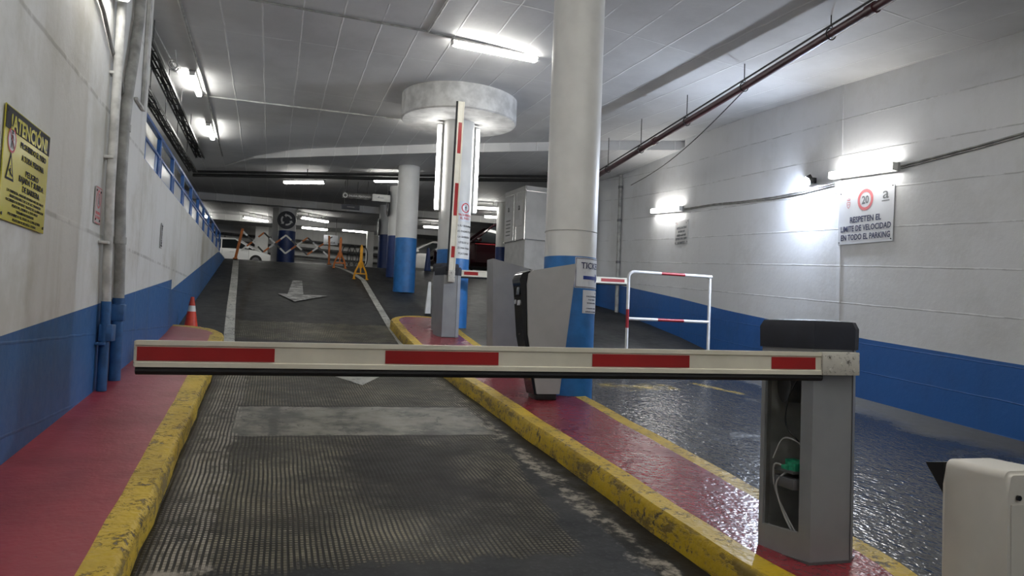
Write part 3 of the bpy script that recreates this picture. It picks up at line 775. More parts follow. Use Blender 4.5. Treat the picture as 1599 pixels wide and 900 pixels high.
mb.lathe([(R2-0.02, zb), (0.975, zb), (1.0, zb+0.02), (1.0, cz(*C2)+0.02-z0)], 64); mb.build('disc_head', 'disc', t, sharp=30)
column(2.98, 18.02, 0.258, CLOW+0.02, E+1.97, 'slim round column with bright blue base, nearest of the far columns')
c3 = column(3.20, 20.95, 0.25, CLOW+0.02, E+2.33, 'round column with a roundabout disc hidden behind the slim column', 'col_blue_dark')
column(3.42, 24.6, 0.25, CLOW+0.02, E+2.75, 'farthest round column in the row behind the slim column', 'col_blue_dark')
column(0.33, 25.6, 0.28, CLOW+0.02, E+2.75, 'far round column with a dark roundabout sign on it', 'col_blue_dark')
column(6.55, 22.0, 0.17, CLOW+0.02, E+2.35, 'narrow grey and dark blue post beside the kiosk', 'col_blue_dark')
MB_ = None
# pale pier beside the roundabout column
mb = MB(); mb.box((-0.03, 26.6, E+2.6), (0.22, 0.3, 2.0)); 
o = mb.build('pillar', 'col_white'); tag(o, 'pale square pillar beside the far roundabout column', 'pillar')
mb = MB(); mb.box((-0.55, 32.6, E+2.4), (0.5, 0.4, 2.4)); o = mb.build('pillar', 'col_white'); tag(o, 'pale pillar standing before the far back wall', 'pillar')
mb = MB(); mb.box((3.60, 30.5, E+2.4), (0.26, 0.3, 2.4)); o = mb.build('pillar', 'col_white'); tag(o, 'pale pillar behind the yellow traffic stand', 'pillar')

# upright tubes on the second column
for s, lb in ((-1, 'upright glowing tube lamp on the near side of the disc headed column, before its left edge'), (1, 'upright glowing tube lamp on the far edge of the disc headed column, beside the boom')):
    xx = C2[0]+s*(R2+0.0)
    fluorescent('tube_lamp', (xx, C2[1]-0.03, E+1.90), (xx, C2[1]-0.03, E+3.42), (-s, 0, 0), 'upright tube lamp fixed to the %s side of the disc headed column' % ('ramp' if s < 0 else 'wet lane'), 'upright tube lamps on the disc headed column', 0.075, 0.075, 'lamp_wall')

def roundabout_sign(x, y, z, r, label, ang=0.0, face=-1):
    t = thing('roundabout_sign', label, 'sign', (x, y, z), ang)
    def lathe_y(mb, prof, seg=28):
        mb.lathe(prof, seg); mb.move(Matrix.Rotation(PI/2, 4, 'X')); return mb
    lathe_y(MB(), [(0, 0), (r, 0), (r, 0.02), (0, 0.02)]).build('plate', 'cap_black', t)
    mb = MB()
    for k in range(3):
        a0 = math.radians(120*k+20)
        for j in range(6):
            a, b = a0+j*0.22, a0+(j+1)*0.22
            poly2(mb, [(r*.62*math.cos(a), r*.62*math.sin(a)), (r*.62*math.cos(b), r*.62*math.sin(b)), (r*.44*math.cos(b), r*.44*math.sin(b)), (r*.44*math.cos(a), r*.44*math.sin(a))], -0.024)
        b = a0+6*0.22
        poly2(mb, [(r*.76*math.cos(b), r*.76*math.sin(b)), (r*.55*math.cos(b+.38), r*.55*math.sin(b+.38)), (r*.3*math.cos(b), r*.3*math.sin(b))], -0.024)
    mb.build('arrows', 'sign_pale', t)
    return t
roundabout_sign(0.30, 25.28, E+3.08, 0.29, 'dark round roundabout sign on the far column')
roundabout_sign(2.925, 20.90, E+3.22, 0.36, 'round roundabout disc seen edge on behind the slim column', math.radians(-91))
roundabout_sign(3.15, 24.55, E+3.0, 0.27, 'small dark roundabout disc edge on, on the farthest column of the row', math.radians(-91))

# ------------------------------------------------------------------ barrier arms and cabinets
def arm_frame(o, xdir, upv):
    x = Vector(xdir).normalized(); z = Vector(upv); z = (z-x*z.dot(x)).normalized(); y = z.cross(x)
    return Matrix(((x.x, y.x, z.x, o[0]), (x.y, y.y, z.y, o[1]), (x.z, y.z, z.z, o[2]), (0, 0, 0, 1)))
def arm(root, root_m, o, xdir, upv, L, reds, start=0.10):
    """local x runs from the mount to the tip, y into the depth, z up; the front face is turned to the camera"""
    m = arm_frame(o, xdir, upv)
    sy = -1 if (m.to_3x3() @ Vector((0, 1, 0))).y < 0 else 1
    def flip(mb):
        if sy < 0: mb.move(Matrix.Diagonal((1, -1, 1, 1)))
        return mb
    h, d = 0.052, 0.045
    prof = [(0.0, h), (0.0, h-0.018), (0.006, h-0.022), (0.006, -h+0.022), (0.0, -h+0.018), (0.0, -h), (d, -h), (d, h)]
    t = flip(MB().extr(prof, 'x', start+0.16, L)).build('arm', 'arm', root)
    t.matrix_local = root_m.inverted() @ m
    for a, b in reds:
        flip(MB().box(((a+b)/2, 0.0045, 0), (b-a, 0.004, 2*h-0.050))).build('red_band', 'red_sticker', t)
    flip(MB().box((L+0.003, d/2, 0), (0.006, d*0.94, 2*h*0.96), bevel=0.002, seg=1)).build('end_cap', 'scuff', t)
    flip(MB().tube([(start+0.18, d*0.5, -h-0.012), (L, d*0.5, -h-0.014)], 0.0175, 10)).build('rubber_edge', 'rubber', t)
    mb = MB(); mb.box((start+0.095, d/2-0.002, 0.0), (0.19, d+0.014, 2*h+0.003), bevel=0.004)
    for x, z in ((0.03, 0.03), (0.03, -0.03), (0.15, 0.03), (0.15, -0.03), (0.09, 0)):
        mb.tube([(start+x, -0.013, z), (start+x, -0.007, z)], 0.008, 8)
    flip(mb).build('bracket', 'scuff', t)
    flip(MB().tube([(start+0.09, d-0.005, 0), (start+0.09, d+0.05, 0)], 0.045, 20)).build('hub', 'cab_dark', t)
    return t
PLAN = [(0, 0), (0.22, -0.0), (0.285, 0.05), (0.285, 0.30), (0.02, 0.35), (-0.085, 0.27)]
def cabinet(label, loc, rotz, opened, lid=True):
    t = thing('boom_barrier', label, 'barrier', loc, rotz)
    H = 0.99
    mb = MB(); n = len(PLAN)
    for i in range(n):
        a, b = PLAN[i], PLAN[(i+1) % n]
        if i == 5 and opened: continue
        mb.face([(a[0], a[1], 0), (b[0], b[1], 0), (b[0], b[1], H), (a[0], a[1], H)])
    mb.face([(x, y, H) for x, y in PLAN]); mb.face([(x, y, 0) for x, y in PLAN])
    F, A = Vector(PLAN[5]), Vector(PLAN[0])
    d = (A-F); Lf = d.length; d.normalize(); nn = Vector((-0.95, -0.3)).normalized(); nn = Vector((-abs(d.y), -abs(d.x))) if False else Vector((d.y, -d.x))
    if nn.x > 0: nn = -nn
    def P(s, z, o=0.0): q = F + d*s + nn*o; return (q.x, q.y, z)
    if opened:
        s0, s1, z0, z1 = 0.022, Lf-0.062, 0.13, 0.93
        for q in ([(0, 0), (Lf, 0), (Lf, z0), (0, z0)], [(0, z1), (Lf, z1), (Lf, H), (0, H)], [(0, z0), (s0, z0), (s0, z1), (0, z1)], [(s1, z0), (Lf, z0), (Lf, z1), (s1, z1)]):
            mb.face([P(s, z) for s, z in q])
        # returns of the door frame
        for a, b in (((s0, z0), (s1, z0)), ((s1, z0), (s1, z1)), ((s1, z1), (s0, z1)), ((s0, z1), (s0, z0))):
            mb.face([P(a[0], a[1]), P(b[0], b[1]), P(b[0], b[1], -0.02), P(a[0], a[1], -0.02)])
    body = mb.build('body', 'cab_grey', t, fix=False)
    # panel seams
    mb = MB()
    mb.box((0.2215, -0.0025, H/2), (0.004, 0.004, H)); mb.build('seam', 'cab_dark', body)
    ctr = Vector((sum(p[0] for p in PLAN)/n, sum(p[1] for p in PLAN)/n))
    def scl(k): return [(ctr.x+(p[0]-ctr.x)*k, ctr.y+(p[1]-ctr.y)*k) for p in PLAN]
    mb = MB()
    rings = []
    for k, z in ((1.05, H), (1.06, H+0.10), (0.98, H+0.132), (0.55, H+0.14)):
        rings.append([mb.bm.verts.new((x, y, z)) for x, y in scl(k)])
    for a, b in zip(rings, rings[1:]):
        for i in range(n): mb.bm.faces.new((a[i], a[(i+1) % n], b[(i+1) % n], b[i]))
    mb.bm.faces.new(rings[-1]); mb.bm.faces.new(rings[0][::-1])
    mb.build('hood', 'cap_black', t, sharp=25)
    mb = MB(); mb.prism(scl(1.04), -0.0, 0.012); mb.build('foot_plate', 'cab_dark', t)
    if opened:
        mb = MB()
        for i in range(n):
            if i == 5: continue
            a, b = scl(0.94)[i], scl(0.94)[(i+1) % n]
            mb.face([(a[0], a[1], 0.02), (b[0], b[1], 0.02), (b[0], b[1], H-0.02), (a[0], a[1], H-0.02)])
        mb.face([(x, y, 0.03) for x, y in scl(0.93)]); mb.build('inner_lining', 'inner', t, fix=False)
        c = Vector((0.07, 0.17))
        mb = MB(); mb.tube([(0.03, 0.25, 0.80), (0.20, 0.20, 0.80)], 0.085, 20); mb.box((0.13, 0.22, 0.86), (0.2, 0.12, 0.06), bevel=0.01)
        mb.build('drive_motor', 'cab_dark', t)
        mb = MB(); mb.box((0.005, 0.075, 0.885), (0.05, 0.04, 0.03), bevel=0.004); mb.build('connector', 'connector', t)
        mb = MB(); mb.box((-0.005, 0.105, 0.875), (0.04, 0.035, 0.06), bevel=0.006); mb.build('limit_switch', 'sign_pale', t)
        mb = MB(); mb.box((0.05, 0.16, 0.40), (0.16, 0.14, 0.012)); mb.box((0.05, 0.16, 0.345), (0.17, 0.16, 0.05), bevel=0.004)
        mb.build('controller_shelf', 'cab_dark', t)
        mb = MB()
        mb.box((0.03, 0.12, 0.425), (0.10, 0.06, 0.035)); mb.box((0.05, 0.17, 0.43), (0.05, 0.10, 0.03)); mb.box((0.0, 0.16, 0.415), (0.05, 0.05, 0.02))
        mb.build('circuit_board', 'pcb', t)
        mb = MB()
        for i in range(6): mb.box((-0.03+0.012*i, 0.12-0.008*i, 0.35), (0.008, 0.012, 0.022))
        mb.build('terminal_block', 'button', t)
        def cab(pts, r, mat):
            P3 = [Vector(p) for p in pts]; out = []
            for i in range(len(P3)-1):
                a, b = P3[i], P3[i+1]; pa = P3[max(i-1, 0)]; pb = P3[min(i+2, len(P3)-1)]
                for k in range(6):
                    u = k/6; out.append(0.5*((2*a)+(b-pa)*u+(2*pa-5*a+4*b-pb)*u*u+(3*a-pa-3*b+pb)*u**3))
            out.append(P3[-1]); MB().tube(out, r, 6).build('cable', mat, t)
        cab([(0.0, 0.09, 0.87), (-0.025, 0.14, 0.75), (-0.03, 0.15, 0.62), (0.0, 0.10, 0.55), (0.02, 0.09, 0.50)], 0.004, 'cable')
        cab([(-0.01, 0.15, 0.40), (-0.04, 0.20, 0.33), (-0.02, 0.17, 0.20), (0.0, 0.10, 0.10), (0.02, 0.08, 0.08)], 0.005, 'wire_grey')
        cab([(0.0, 0.17, 0.41), (-0.045, 0.21, 0.42), (-0.03, 0.22, 0.30), (-0.01, 0.15, 0.18), (-0.005, 0.09, 0.12)], 0.004, 'wire_grey')
        cab([(-0.045, 0.22, 0.45), (-0.03, 0.17, 0.55), (0.0, 0.10, 0.545), (0.02, 0.08, 0.50)], 0.004, 'wire_grey')
        cab([(-0.04, 0.23, 0.09), (-0.02, 0.17, 0.075), (0.0, 0.11, 0.085), (0.02, 0.07, 0.07)], 0.007, 'cable')
        cab([(-0.05, 0.24, 0.13), (-0.02, 0.18, 0.10), (0.02, 0.12, 0.11), (0.03, 0.07, 0.10)], 0.004, 'wire_grey')
        cab([(0.01, 0.075, 0.82), (0.012, 0.07, 0.70), (0.01, 0.075, 0.58)], 0.009, 'cable')
    return t
def barrier(label, loc, opened, *a):
    root = cabinet(label, loc, 0.0, opened)
    arm(root, Matrix.Translation(Vector(loc)), *a)
    return root
b0 = Vector((2.72, 2.868, E-0.116)); tip = Vector((-0.52, 3.258, E-0.170))
xd = (tip-b0).normalized()
barrier('nearest boom barrier with open wired cabinet and long lowered red and cream arm', (2.41, 2.93, IZ(2.93)), True,
        b0, xd, (0, 0, 1), 3.242, [(0.32, 0.54), (0.94, 1.39), (1.805, 2.28), (2.72, 3.236)])
barrier('grey boom barrier at the far end of the island with its arm raised upright', (2.57, 11.72, IZ(11.75)), False,
        Vector((2.675, 11.66, E+0.54)), (0.014, 0.0, 1.0), (1, 0, 0), 3.0, [(0.49, 0.67), (1.16, 1.68), (2.16, 2.66)])
barrier('mostly hidden far boom barrier with red and white arm lowered across the wet lane', (2.62, 12.13, IZ(12.25)), False,
        Vector((2.62, 12.07, E+0.815)), (1, 0, 0.012), (0, 0, 1), 3.34, [(0.36, 0.60), (1.05, 1.5), (1.9, 2.3), (2.82, 3.27)])

# cream box at the right edge
def cream_box():
    X0, Y0, WX, WY = 2.60, 2.11, 0.26, 0.28
    z0 = rz(2.25); H = E-0.465-z0
    t = thing('card_reader_post', 'cream steel box with rounded top and black wedge at the lower right corner', 'control box', (X0, Y0, z0))
    r = 0.03; prof = [(0.0, 0.0), (0.0, H-r)]
    prof += [(r-r*math.cos(a), H-r+r*math.sin(a)) for a in (0.4, 0.8, 1.2, PI/2)] + [(WX-r+r*math.sin(a), H-r+r*math.cos(a)) for a in (0, 0.4, 0.8, 1.2)] + [(WX, H-r), (WX, 0)]
    mb = MB(); mb.extr(prof, 'y', 0.0, WY)
    ed = [e for e in mb.bm.edges if e.verts[0].co.z > H-r-0.001 and e.verts[1].co.z > H-r-0.001 and abs(e.verts[0].co.y-e.verts[1].co.y) < 1e-5]
    bmesh.ops.bevel(mb.bm, geom=ed, offset=0.014, segments=3, affect='EDGES')
    mb.build('body', 'cream_box', t, sharp=50)
    mb = MB(); mb.box((WX/2, -0.002, H/2-0.04), (WX-0.03, 0.004, H-0.16), bevel=0.001, seg=1); d = mb.build('door', 'cream_box', t)
    mb = MB(); mb.tube([(0.045, -0.012, H-0.095), (0.045, -0.003, H-0.095)], 0.010, 14); mb.build('lock', 'black', d)
    mb = MB(); mb.extr([(WY-0.001, H-0.015), (WY+0.085, H-0.03), (WY+0.075, H-0.045), (WY-0.001, H-0.14)], 'x', 0.0, WX-0.03)
    mb.build('sensor_wedge', 'black', t)
cream_box()

# ------------------------------------------------------------------ ticket machines
def machine(label, loc, flip, panel=True):
    """side view faces -y; the slanted reader front faces -x (flip: +x)"""
    t = thing('ticket_machine', label, 'ticket machine', loc)
    s = -1 if flip else 1
    D = 0.27
    def X(p): return [(s*x, z) for x, z in p]
    side = X([(-0.125, 0.06), (-0.235, 0.62), (-0.262, 1.10), (-0.25, 1.20), (-0.20, 1.235), (0.235, 1.325), ((0.19 if flip else 0.105), 0.06)])
    mb = MB(); mb.extr(side, 'y', 0.0, D); body = mb.build('housing', 'machine', t)
    # narrower protruding reader front
    fr = X([(-0.145, 0.05), (-0.272, 0.60), (-0.318, 1.05), (-0.335, 1.14), (-0.31, 1.20), (-0.24, 1.225), (-0.19, 1.20), (-0.225, 0.62), (-0.11, 0.05)])
    mb = MB(); mb.extr(fr, 'y', 0.02, D-0.02); f = mb.build('reader_front', 'gloss_black', t, sharp=50)
    mb = MB(); mb.extr(X([(-0.21, 1.236), (-0.245, 1.232), (-0.30, 1.212), (-0.302, 1.205), (-0.245, 1.222), (-0.21, 1.228)]), 'y', 0.02, D-0.02); mb.build('chrome_trim', 'chrome', t)
    fx = lambda z: s*(-0.318-0.002) if z > 1.0 else s*(-0.272-(z-0.6)*0.1-0.003)
    Rz = Matrix.Rotation(s*math.radians(6), 3, 'Y')
    MB().box((s*-0.319, 0.10, 1.05), (0.008, 0.09, 0.11), rot=Rz, bevel=0.002).build('screen', 'screen', f)
    MB().box((s*-0.310, 0.09, 0.92), (0.012, 0.07, 0.05), rot=Rz, bevel=0.003).build('ticket_slot', 'button', f)
    MB().tube([(s*-0.315, 0.20, 0.93), (s*-0.30, 0.20, 0.93)], 0.022, 14).build('button', 'button', f)
    MB().tube([(s*-0.283, 0.13, 0.62), (s*-0.27, 0.13, 0.62)], 0.008, 10).build('lock', 'chrome', f)
    MB().box((s*-0.02, D/2, 0.03), (0.21, D*0.8, 0.06), bevel=0.003).build('plinth', 'black', t)
    return t
machine('grey ticket machine with glossy black front nearest the camera', (2.56, 6.79, IZ(6.85)), False)
machine('grey ticket machine standing behind the nearer one, its back to the ramp', (2.74, 8.72, IZ(8.8)), True)
# bright curved shell of the far machine
# ------------------------------------------------------------------ notices on columns
def cyl_fn(cx_, cy_, r, a0, z0):
    """map plate coords (x right, y depth, z up) onto a column whose face centre points at angle a0 (from -y towards +x)"""
    def f(p):
        a = a0 + p[0]/r; rr = r - p[1]
        return (cx_ + rr*math.sin(a), cy_ - rr*math.cos(a), z0 + p[2])
    return f
def curved_plate(fn, wd, h, mat, parent, name='plate', y=-0.004, n=14):
    mb = MB()
    for k in range(n):
        x0, x1 = -wd/2+wd*k/n, -wd/2+wd*(k+1)/n
        mb.face([fn((x0, y, -h/2)), fn((x1, y, -h/2)), fn((x1, y, h/2)), fn((x0, y, h/2))])
        for z in (-h/2, h/2): mb.face([fn((x0, y, z)), fn((x1, y, z)), fn((x1, 0.001, z)), fn((x0, 0.001, z))])
    for x in (-wd/2, wd/2): mb.face([fn((x, y, -h/2)), fn((x, y, h/2)), fn((x, 0.001, h/2)), fn((x, 0.001, -h/2))])
    for f in mb.bm.faces: f.smooth = True
    return mb.build(name, mat, parent)
# TICKET sign
LOC = lambda p: Matrix.Translation(p)
def sign_thing(name, label, z):
    return thing(name, label, 'sign', (0, 0, 0))
zs = E+0.555
t = thing('ticket_sign', 'white ticket sign with blue arrow wrapped round the thick column', 'sign', (C1[0], C1[1], zs))
f = cyl_fn(0, 0, R1, math.radians(33), 0.0)
curved_plate(f, 0.42, 0.31, 'sign_white', t)
mb = MB(); put_text(mb, 'TICKET', 0.0, 0.075, h=0.062, y=-0.006, bold=0.012, fn=f)
mb.build('lettering', 'ink_navy', t); mb = MB()
for q in ((-0.2, -0.145, 0.2, -0.145), (-0.2, 0.145, 0.2, 0.145), (-0.2, -0.145, -0.2, 0.145), (0.2, -0.145, 0.2, 0.145)):
    for k in range(8):
        u0, u1 = k/8, (k+1)/8
        bar2(mb, q[0]+(q[2]-q[0])*u0, q[1]+(q[3]-q[1])*u0, q[0]+(q[2]-q[0])*u1, q[1]+(q[3]-q[1])*u1, 0.006, -0.0075, f)
mb.build('border', 'ink_navy', t)
mb = MB()
for k in range(5): poly2(mb, [(-0.12+0.036*k, -0.065), (-0.12+0.036*(k+1), -0.065), (-0.12+0.036*(k+1), -0.030), (-0.12+0.036*k, -0.030)], -0.0075, f)
for k in range(4):
    h0, h1 = 0.045*(1-k/4)+0.002, 0.045*(1-(k+1)/4)+0.002; x0, x1 = 0.06+0.018*k, 0.06+0.018*(k+1)
    poly2(mb, [(x0, -0.048-h0), (x1, -0.048-h1), (x1, -0.048+h1), (x0, -0.048+h0)], -0.0075, f)
mb.build('arrow', 'ink_blue', t)
t = thing('notice', 'small white notice wrapped on the column below the ticket sign', 'sign', (C1[0], C1[1], E+0.265))
f = cyl_fn(0, 0, R1, math.radians(36), 0.0)
curved_plate(f, 0.26, 0.235, 'sign_white', t)
mb = MB()
for k, s_ in enumerate(['a', 'SI HA EXTRAVIADO SU', 'TICKET PULSE EL', 'BOTON DE AYUDA', 'CONSERVE EL TICKET', 'DURANTE SU ESTANCIA']):
    if k == 0: put_text(mb, s_, 0.07, 0.09, h=0.03, y=-0.006, fn=f)
    else: put_text(mb, s_, 0.0, 0.055-0.034*(k-1)-(0.02 if k > 3 else 0), h=0.012, y=-0.006, fn=f)
mb.build('lettering', 'ink_navy', t)
# papers on disc headed column
f = cyl_fn(0, 0, R2, math.radians(27), 0.0)
t = thing('notice', 'white notice with red prohibition circle on the disc headed column', 'sign', (C2[0], C2[1], E+1.90))
curved_plate(f, 0.26, 0.34, 'sign_white', t)
mb = MB(); ring(mb, 0.0, 0.06, 0.085, 0.066, -0.006, -0.006, 24, f); bar2(mb, -0.055, 0.115, 0.055, 0.005, 0.016, -0.0065, f)
put_text(mb, 'PROHIBIDO', 0, -0.065, h=0.038, y=-0.006, bold=0.02, fn=f); put_text(mb, 'EL PASO', 0, -0.12, h=0.038, y=-0.006, bold=0.02, fn=f); mb.build('lettering', 'ink_red', t)
mb = MB(); walker(mb, 0, 0.055, 0.11, -0.006, f); mb.build('pictogram', 'ink', t)
t = thing('notice', 'long white paper with rows of black text on the disc headed column', 'sign', (C2[0], C2[1], E+1.40))
curved_plate(f, 0.34, 0.62, 'white_plastic', t)
mb = MB()
for k, s_ in enumerate(['POR SU SEGURIDAD', 'NO PASAR POR', 'LA BARRERA', 'UTILICE LA', 'ZONA PARA', 'PEATONES']):
    put_text(mb, s_, 0.0, 0.25-0.095*k, h=0.032, y=-0.006, bold=0.01, fn=f)
mb.build('lettering', 'ink', t)

# ------------------------------------------------------------------ flat signs on walls
def wall_sign(label, origin, right, wd, h, mat, name='wall_sign', screws=True, tilt=0.0, upv=(0, 0, 1)):
    t = thing(name, label, 'sign', mtx=frame(origin, right, upv))
    MB().box((0, -0.004, 0), (wd, 0.006, h), bevel=0.0015, seg=1).build('plate', mat, t)
    if screws:
        mb = MB()
        for sx in (-1, 1):
            for sz in (-1, 1): mb.tube([(sx*(wd/2-0.03), -0.011, sz*(h/2-0.03)), (sx*(wd/2-0.03), -0.006, sz*(h/2-0.03))], 0.009, 10)
        mb.build('screws', 'ink', t)
    return t
# ATENCION sign
t = wall_sign('large yellow attention sign with black header on the left wall', (LX+0.006, 4.865, E+0.742), (0, 1, 0), 0.80, 0.60, 'sign_yellow')
W2, H2 = 0.40, 0.30
MB().box((0, -0.008, 0.235), (0.79, 0.003, 0.115)).build('header_band', 'ink', t)
mb = MB(); put_text(mb, '!ATENCI\u00d3N!', 0.01, 0.232, wd=0.66, h=0.078, y=-0.011, bold=0.03); mb.build('header_lettering', 'sign_yellow', t)
mb = MB()
for s_, z, wd, x in (('PROHIBIDO EL PASO', 0.135, 0.48, 0.10), ('A TODA PERSONA', 0.070, 0.42, 0.10), ('PELIGRO', -0.005, 0.24, 0.10), ('BAJADA Y SUBIDA', -0.052, 0.46, 0.10), ('DE BARRERA', -0.097, 0.32, 0.10)):
    put_text(mb, s_, x, z, wd=wd, h=0.032, y=-0.009, bold=0.02)
mb.build('lettering', 'ink', t); mb = MB()
for k, (s_, wd) in enumerate((('LA EMPRESA ARRENDATARIA NO SE HACE', 0.66), ('RESPONSABLE DE LOS ACCIDENTES', 0.56), ('OCURRIDOS EN ESTE TRAYECTO A NINGUN', 0.68), ('PEATON, DEBIDO A SUS USOS', 0.46), ('TERMINANTEMENTE', 0.32), ('PROHIBIDO EL PASO A CUALQUIER', 0.58), ('PEATON POR ESTA ZONA', 0.42))):
    put_text(mb, s_, 0.02, -0.137-0.0245*k, wd=wd, h=0.0145, y=-0.009, bold=0.01)
mb.build('small_print', 'ink', t)
mb = MB(); poly2(mb, [(-0.355, -0.085), (-0.215, -0.085), (-0.285, 0.075)], -0.0085); mb.build('warning_triangle', 'ink', t)
mb = MB(); poly2(mb, [(-0.333, -0.073), (-0.237, -0.073), (-0.285, 0.038)], -0.0095); mb.build('triangle_field', 'sign_yellow', t)
mb = MB(); walker(mb, -0.285, -0.035, 0.065, -0.011); walker(mb, -0.285, 0.128, 0.105, -0.011); bar2(mb, -0.31, -0.03, -0.25, -0.06, 0.01, -0.011); mb.build('pictogram', 'ink', t)
mb = MB(); ring(mb, -0.285, 0.128, 0.058, 0.0, -0.0088, -0.0088, 28); mb.build('circle_field', 'sign_white', t)
mb = MB(); ring(mb, -0.285, 0.128, 0.068, 0.056, -0.010, -0.010, 28); bar2(mb, -0.325, 0.170, -0.245, 0.086, 0.010, -0.012); mb.build('prohibition_ring', 'ink_red', t)
# small prohibition sign near the pipes
t = wall_sign('small pale sign with red circle close to the wall pipes', (LX+0.006, 6.69, E+0.815), (0, 1, 0), 0.20, 0.29, 'sign_pale')
mb = MB(); ring(mb, 0, 0.05, 0.075, 0.058, -0.009, -0.009, 24); bar2(mb, -0.05, 0.10, 0.05, 0.0, 0.014, -0.011)
for k in range(2): put_text(mb, ('PROHIBIDO', 'EL PASO')[k], 0, -0.06-0.035*k, wd=0.15, h=0.022, y=-0.009, bold=0.02)
for q in ((-0.095, -0.14, 0.095, -0.14), (-0.095, 0.14, 0.095, 0.14), (-0.095, -0.14, -0.095, 0.14), (0.095, -0.14, 0.095, 0.14)): bar2(mb, *q, 0.008, -0.009)
mb.build('lettering', 'ink_pink', t)
mb = MB(); walker(mb, 0, 0.05, 0.095, -0.010); mb.build('pictogram', 'ink', t)
t = wall_sign('narrow vertical notice with dark letters below the railing', (LX+0.006, 10.29, E+0.935), (0, 1, 0), 0.13, 0.31, 'sign_pale')
mb = MB(); put_text(mb, 'PEATONES', 0, 0.0, wd=0.26, h=0.06, y=-0.009, bold=0.03, tilt=PI/2); mb.build('lettering', 'ink', t)

# 20 speed sign
yS = 7.90
t = wall_sign('white speed limit sign with a red ringed 20 on the right wall', (rwx(yS)-0.012, yS, E+1.60), (rwx(7.4)-rwx(8.4), -1, -0.035), 0.99, 0.72, 'sign_white', upv=(0, 0, 1))
mb = MB(); ring(mb, 0.0, 0.205, 0.140, 0.100, -0.009, -0.009, 36); mb.build('red_ring', 'ink_pink', t)
mb = MB(); put_text(mb, '20', 0.0, 0.205, wd=0.125, h=0.10, y=-0.009, bold=0.02); mb.build('numerals', 'ink_grey', t)
mb = MB()
for s_, z, wd in (('RESPETEN EL', -0.04, 0.56), ('LIMITE DE VELOCIDAD', -0.155, 0.90), ('EN TODO EL PARKING', -0.27, 0.88)): put_text(mb, s_, 0.01, z, wd=wd, h=0.075, y=-0.009, bold=0.02)
mb.build('lettering', 'ink_navy', t)
mb = MB(); put_text(mb, 'a', 0.355, 0.23, wd=0.10, h=0.145, y=-0.009, bold=0.0); bar2(mb, 0.29, 0.155, 0.42, 0.155, 0.012, -0.009); mb.build('logo', 'ink_grey', t)
mb = MB()
for q in ((-0.34, 0.20, -0.28, 0.20), (-0.34, 0.20, -0.335, 0.15), (-0.28, 0.20, -0.285, 0.15), (-0.335, 0.15, -0.31, 0.12), (-0.285, 0.15, -0.31, 0.12), (-0.335, 0.225, -0.285, 0.225), (-0.335, 0.25, -0.335, 0.225), (-0.31, 0.26, -0.31, 0.225), (-0.285, 0.25, -0.285, 0.225), (-0.33, 0.17, -0.29, 0.17)): bar2(mb, *q, 0.007, -0.009)
mb.build('crest', 'ink_pink', t)
# small notice further up
yN = 13.4
t = wall_sign('small pale notice with five lines of text below the farther wall lamp', (rwx(yN)-0.012, yN, E+2.0), (rwx(12.9)-rwx(13.9), -1, -0.03), 0.58, 0.47, 'sign_pale')
mb = MB()
for k, s_ in enumerate(('ANTES DE RETIRAR', 'SU VEHICULO', 'DEBERA ABONAR', 'SU TICKET EN EL CAJERO', 'AUTOMATICO')): put_text(mb, s_, 0, 0.09-0.075*k, wd=(0.44, 0.30, 0.40, 0.50, 0.32)[k], h=0.045, y=-0.009, bold=0.02)
mb.build('lettering', 'ink_grey', t)
mb = MB(); put_text(mb, 'a', 0.2, 0.18, h=0.055, y=-0.009); mb.build('logo', 'ink_grey', t)
mb = MB(); put_text(mb, 'v', -0.2, 0.18, h=0.045, y=-0.009); mb.build('crest', 'ink_pink', t)

# ------------------------------------------------------------------ pipes and conduits
def pipe_thing(name, label, cat, parts, group=None, kind=None):
    """parts: (part name, points, radius, material)"""
    o = parts[0][1][0]
    t = thing(name, label, cat, o, group=group)
    for nm, pts, r, mat in parts:
        MB().tube([Vector(p)-Vector(o) for p in pts], r, 12).build(nm, mat, t)
    return t
zg = lambda y: rz(y)+0.15
PX = LX+0.055
bl = band_l(0, 7.15)+0.02
_shift_from = set(COL.objects)
t = pipe_thing('wall_pipe', 'pair of pale wall pipes rising from the red pavement, nearer the camera', 'pipe', [
    ('painted_foot', [(PX, 7.17, zg(7.2)), (PX, 7.14, bl)], 0.04, 'conduit_blue'),
    ('riser', [(PX, 7.14, bl), (PX, 7.08, E+0.4), (PX, 7.0, E+1.0), (PX, 6.98, E+1.9), (PX, 6.96, E+3.88)], 0.036, 'conduit_white'),
    ('side_conduit', [(PX-0.02, 7.26, zg(7.26)), (PX-0.02, 7.22, bl), (PX-0.02, 7.1, E+0.8), (PX-0.02, 7.09, E+3.88)], 0.016, 'conduit_white')])
for z in (E-0.28, E+0.55, E+1.25, E+1.95, E+2.6):
    MB().box((-0.022, 7.0-7.17+(0.12 if z < E else 0.0), z-zg(7.2)), (0.08, 0.10, 0.022), bevel=0.003).build('clamp', 'conduit_white' if z > E else 'conduit_blue', t)
MB().box((0.01, 0.03, E-0.19-zg(7.2)), (0.10, 0.17, 0.14), bevel=0.008).build('junction_box', 'conduit_blue', t)
t = pipe_thing('wall_pipe', 'thick grey wall pipe with a slight bend just before the wall corner', 'pipe', [
    ('painted_foot', [(PX, 7.70, zg(7.7)), (PX, 7.66, bl+0.04)], 0.05, 'conduit_blue'),
    ('riser', [(PX, 7.66, bl+0.04), (PX, 7.58, E+0.5), (PX, 7.42, E+1.05), (PX, 7.40, E+1.6), (PX, 7.46, E+1.9), (PX, 7.62, E+2.3), (PX, 7.76, E+2.7), (PX, 7.80, E+3.88)], 0.046, 'conduit_grey')])
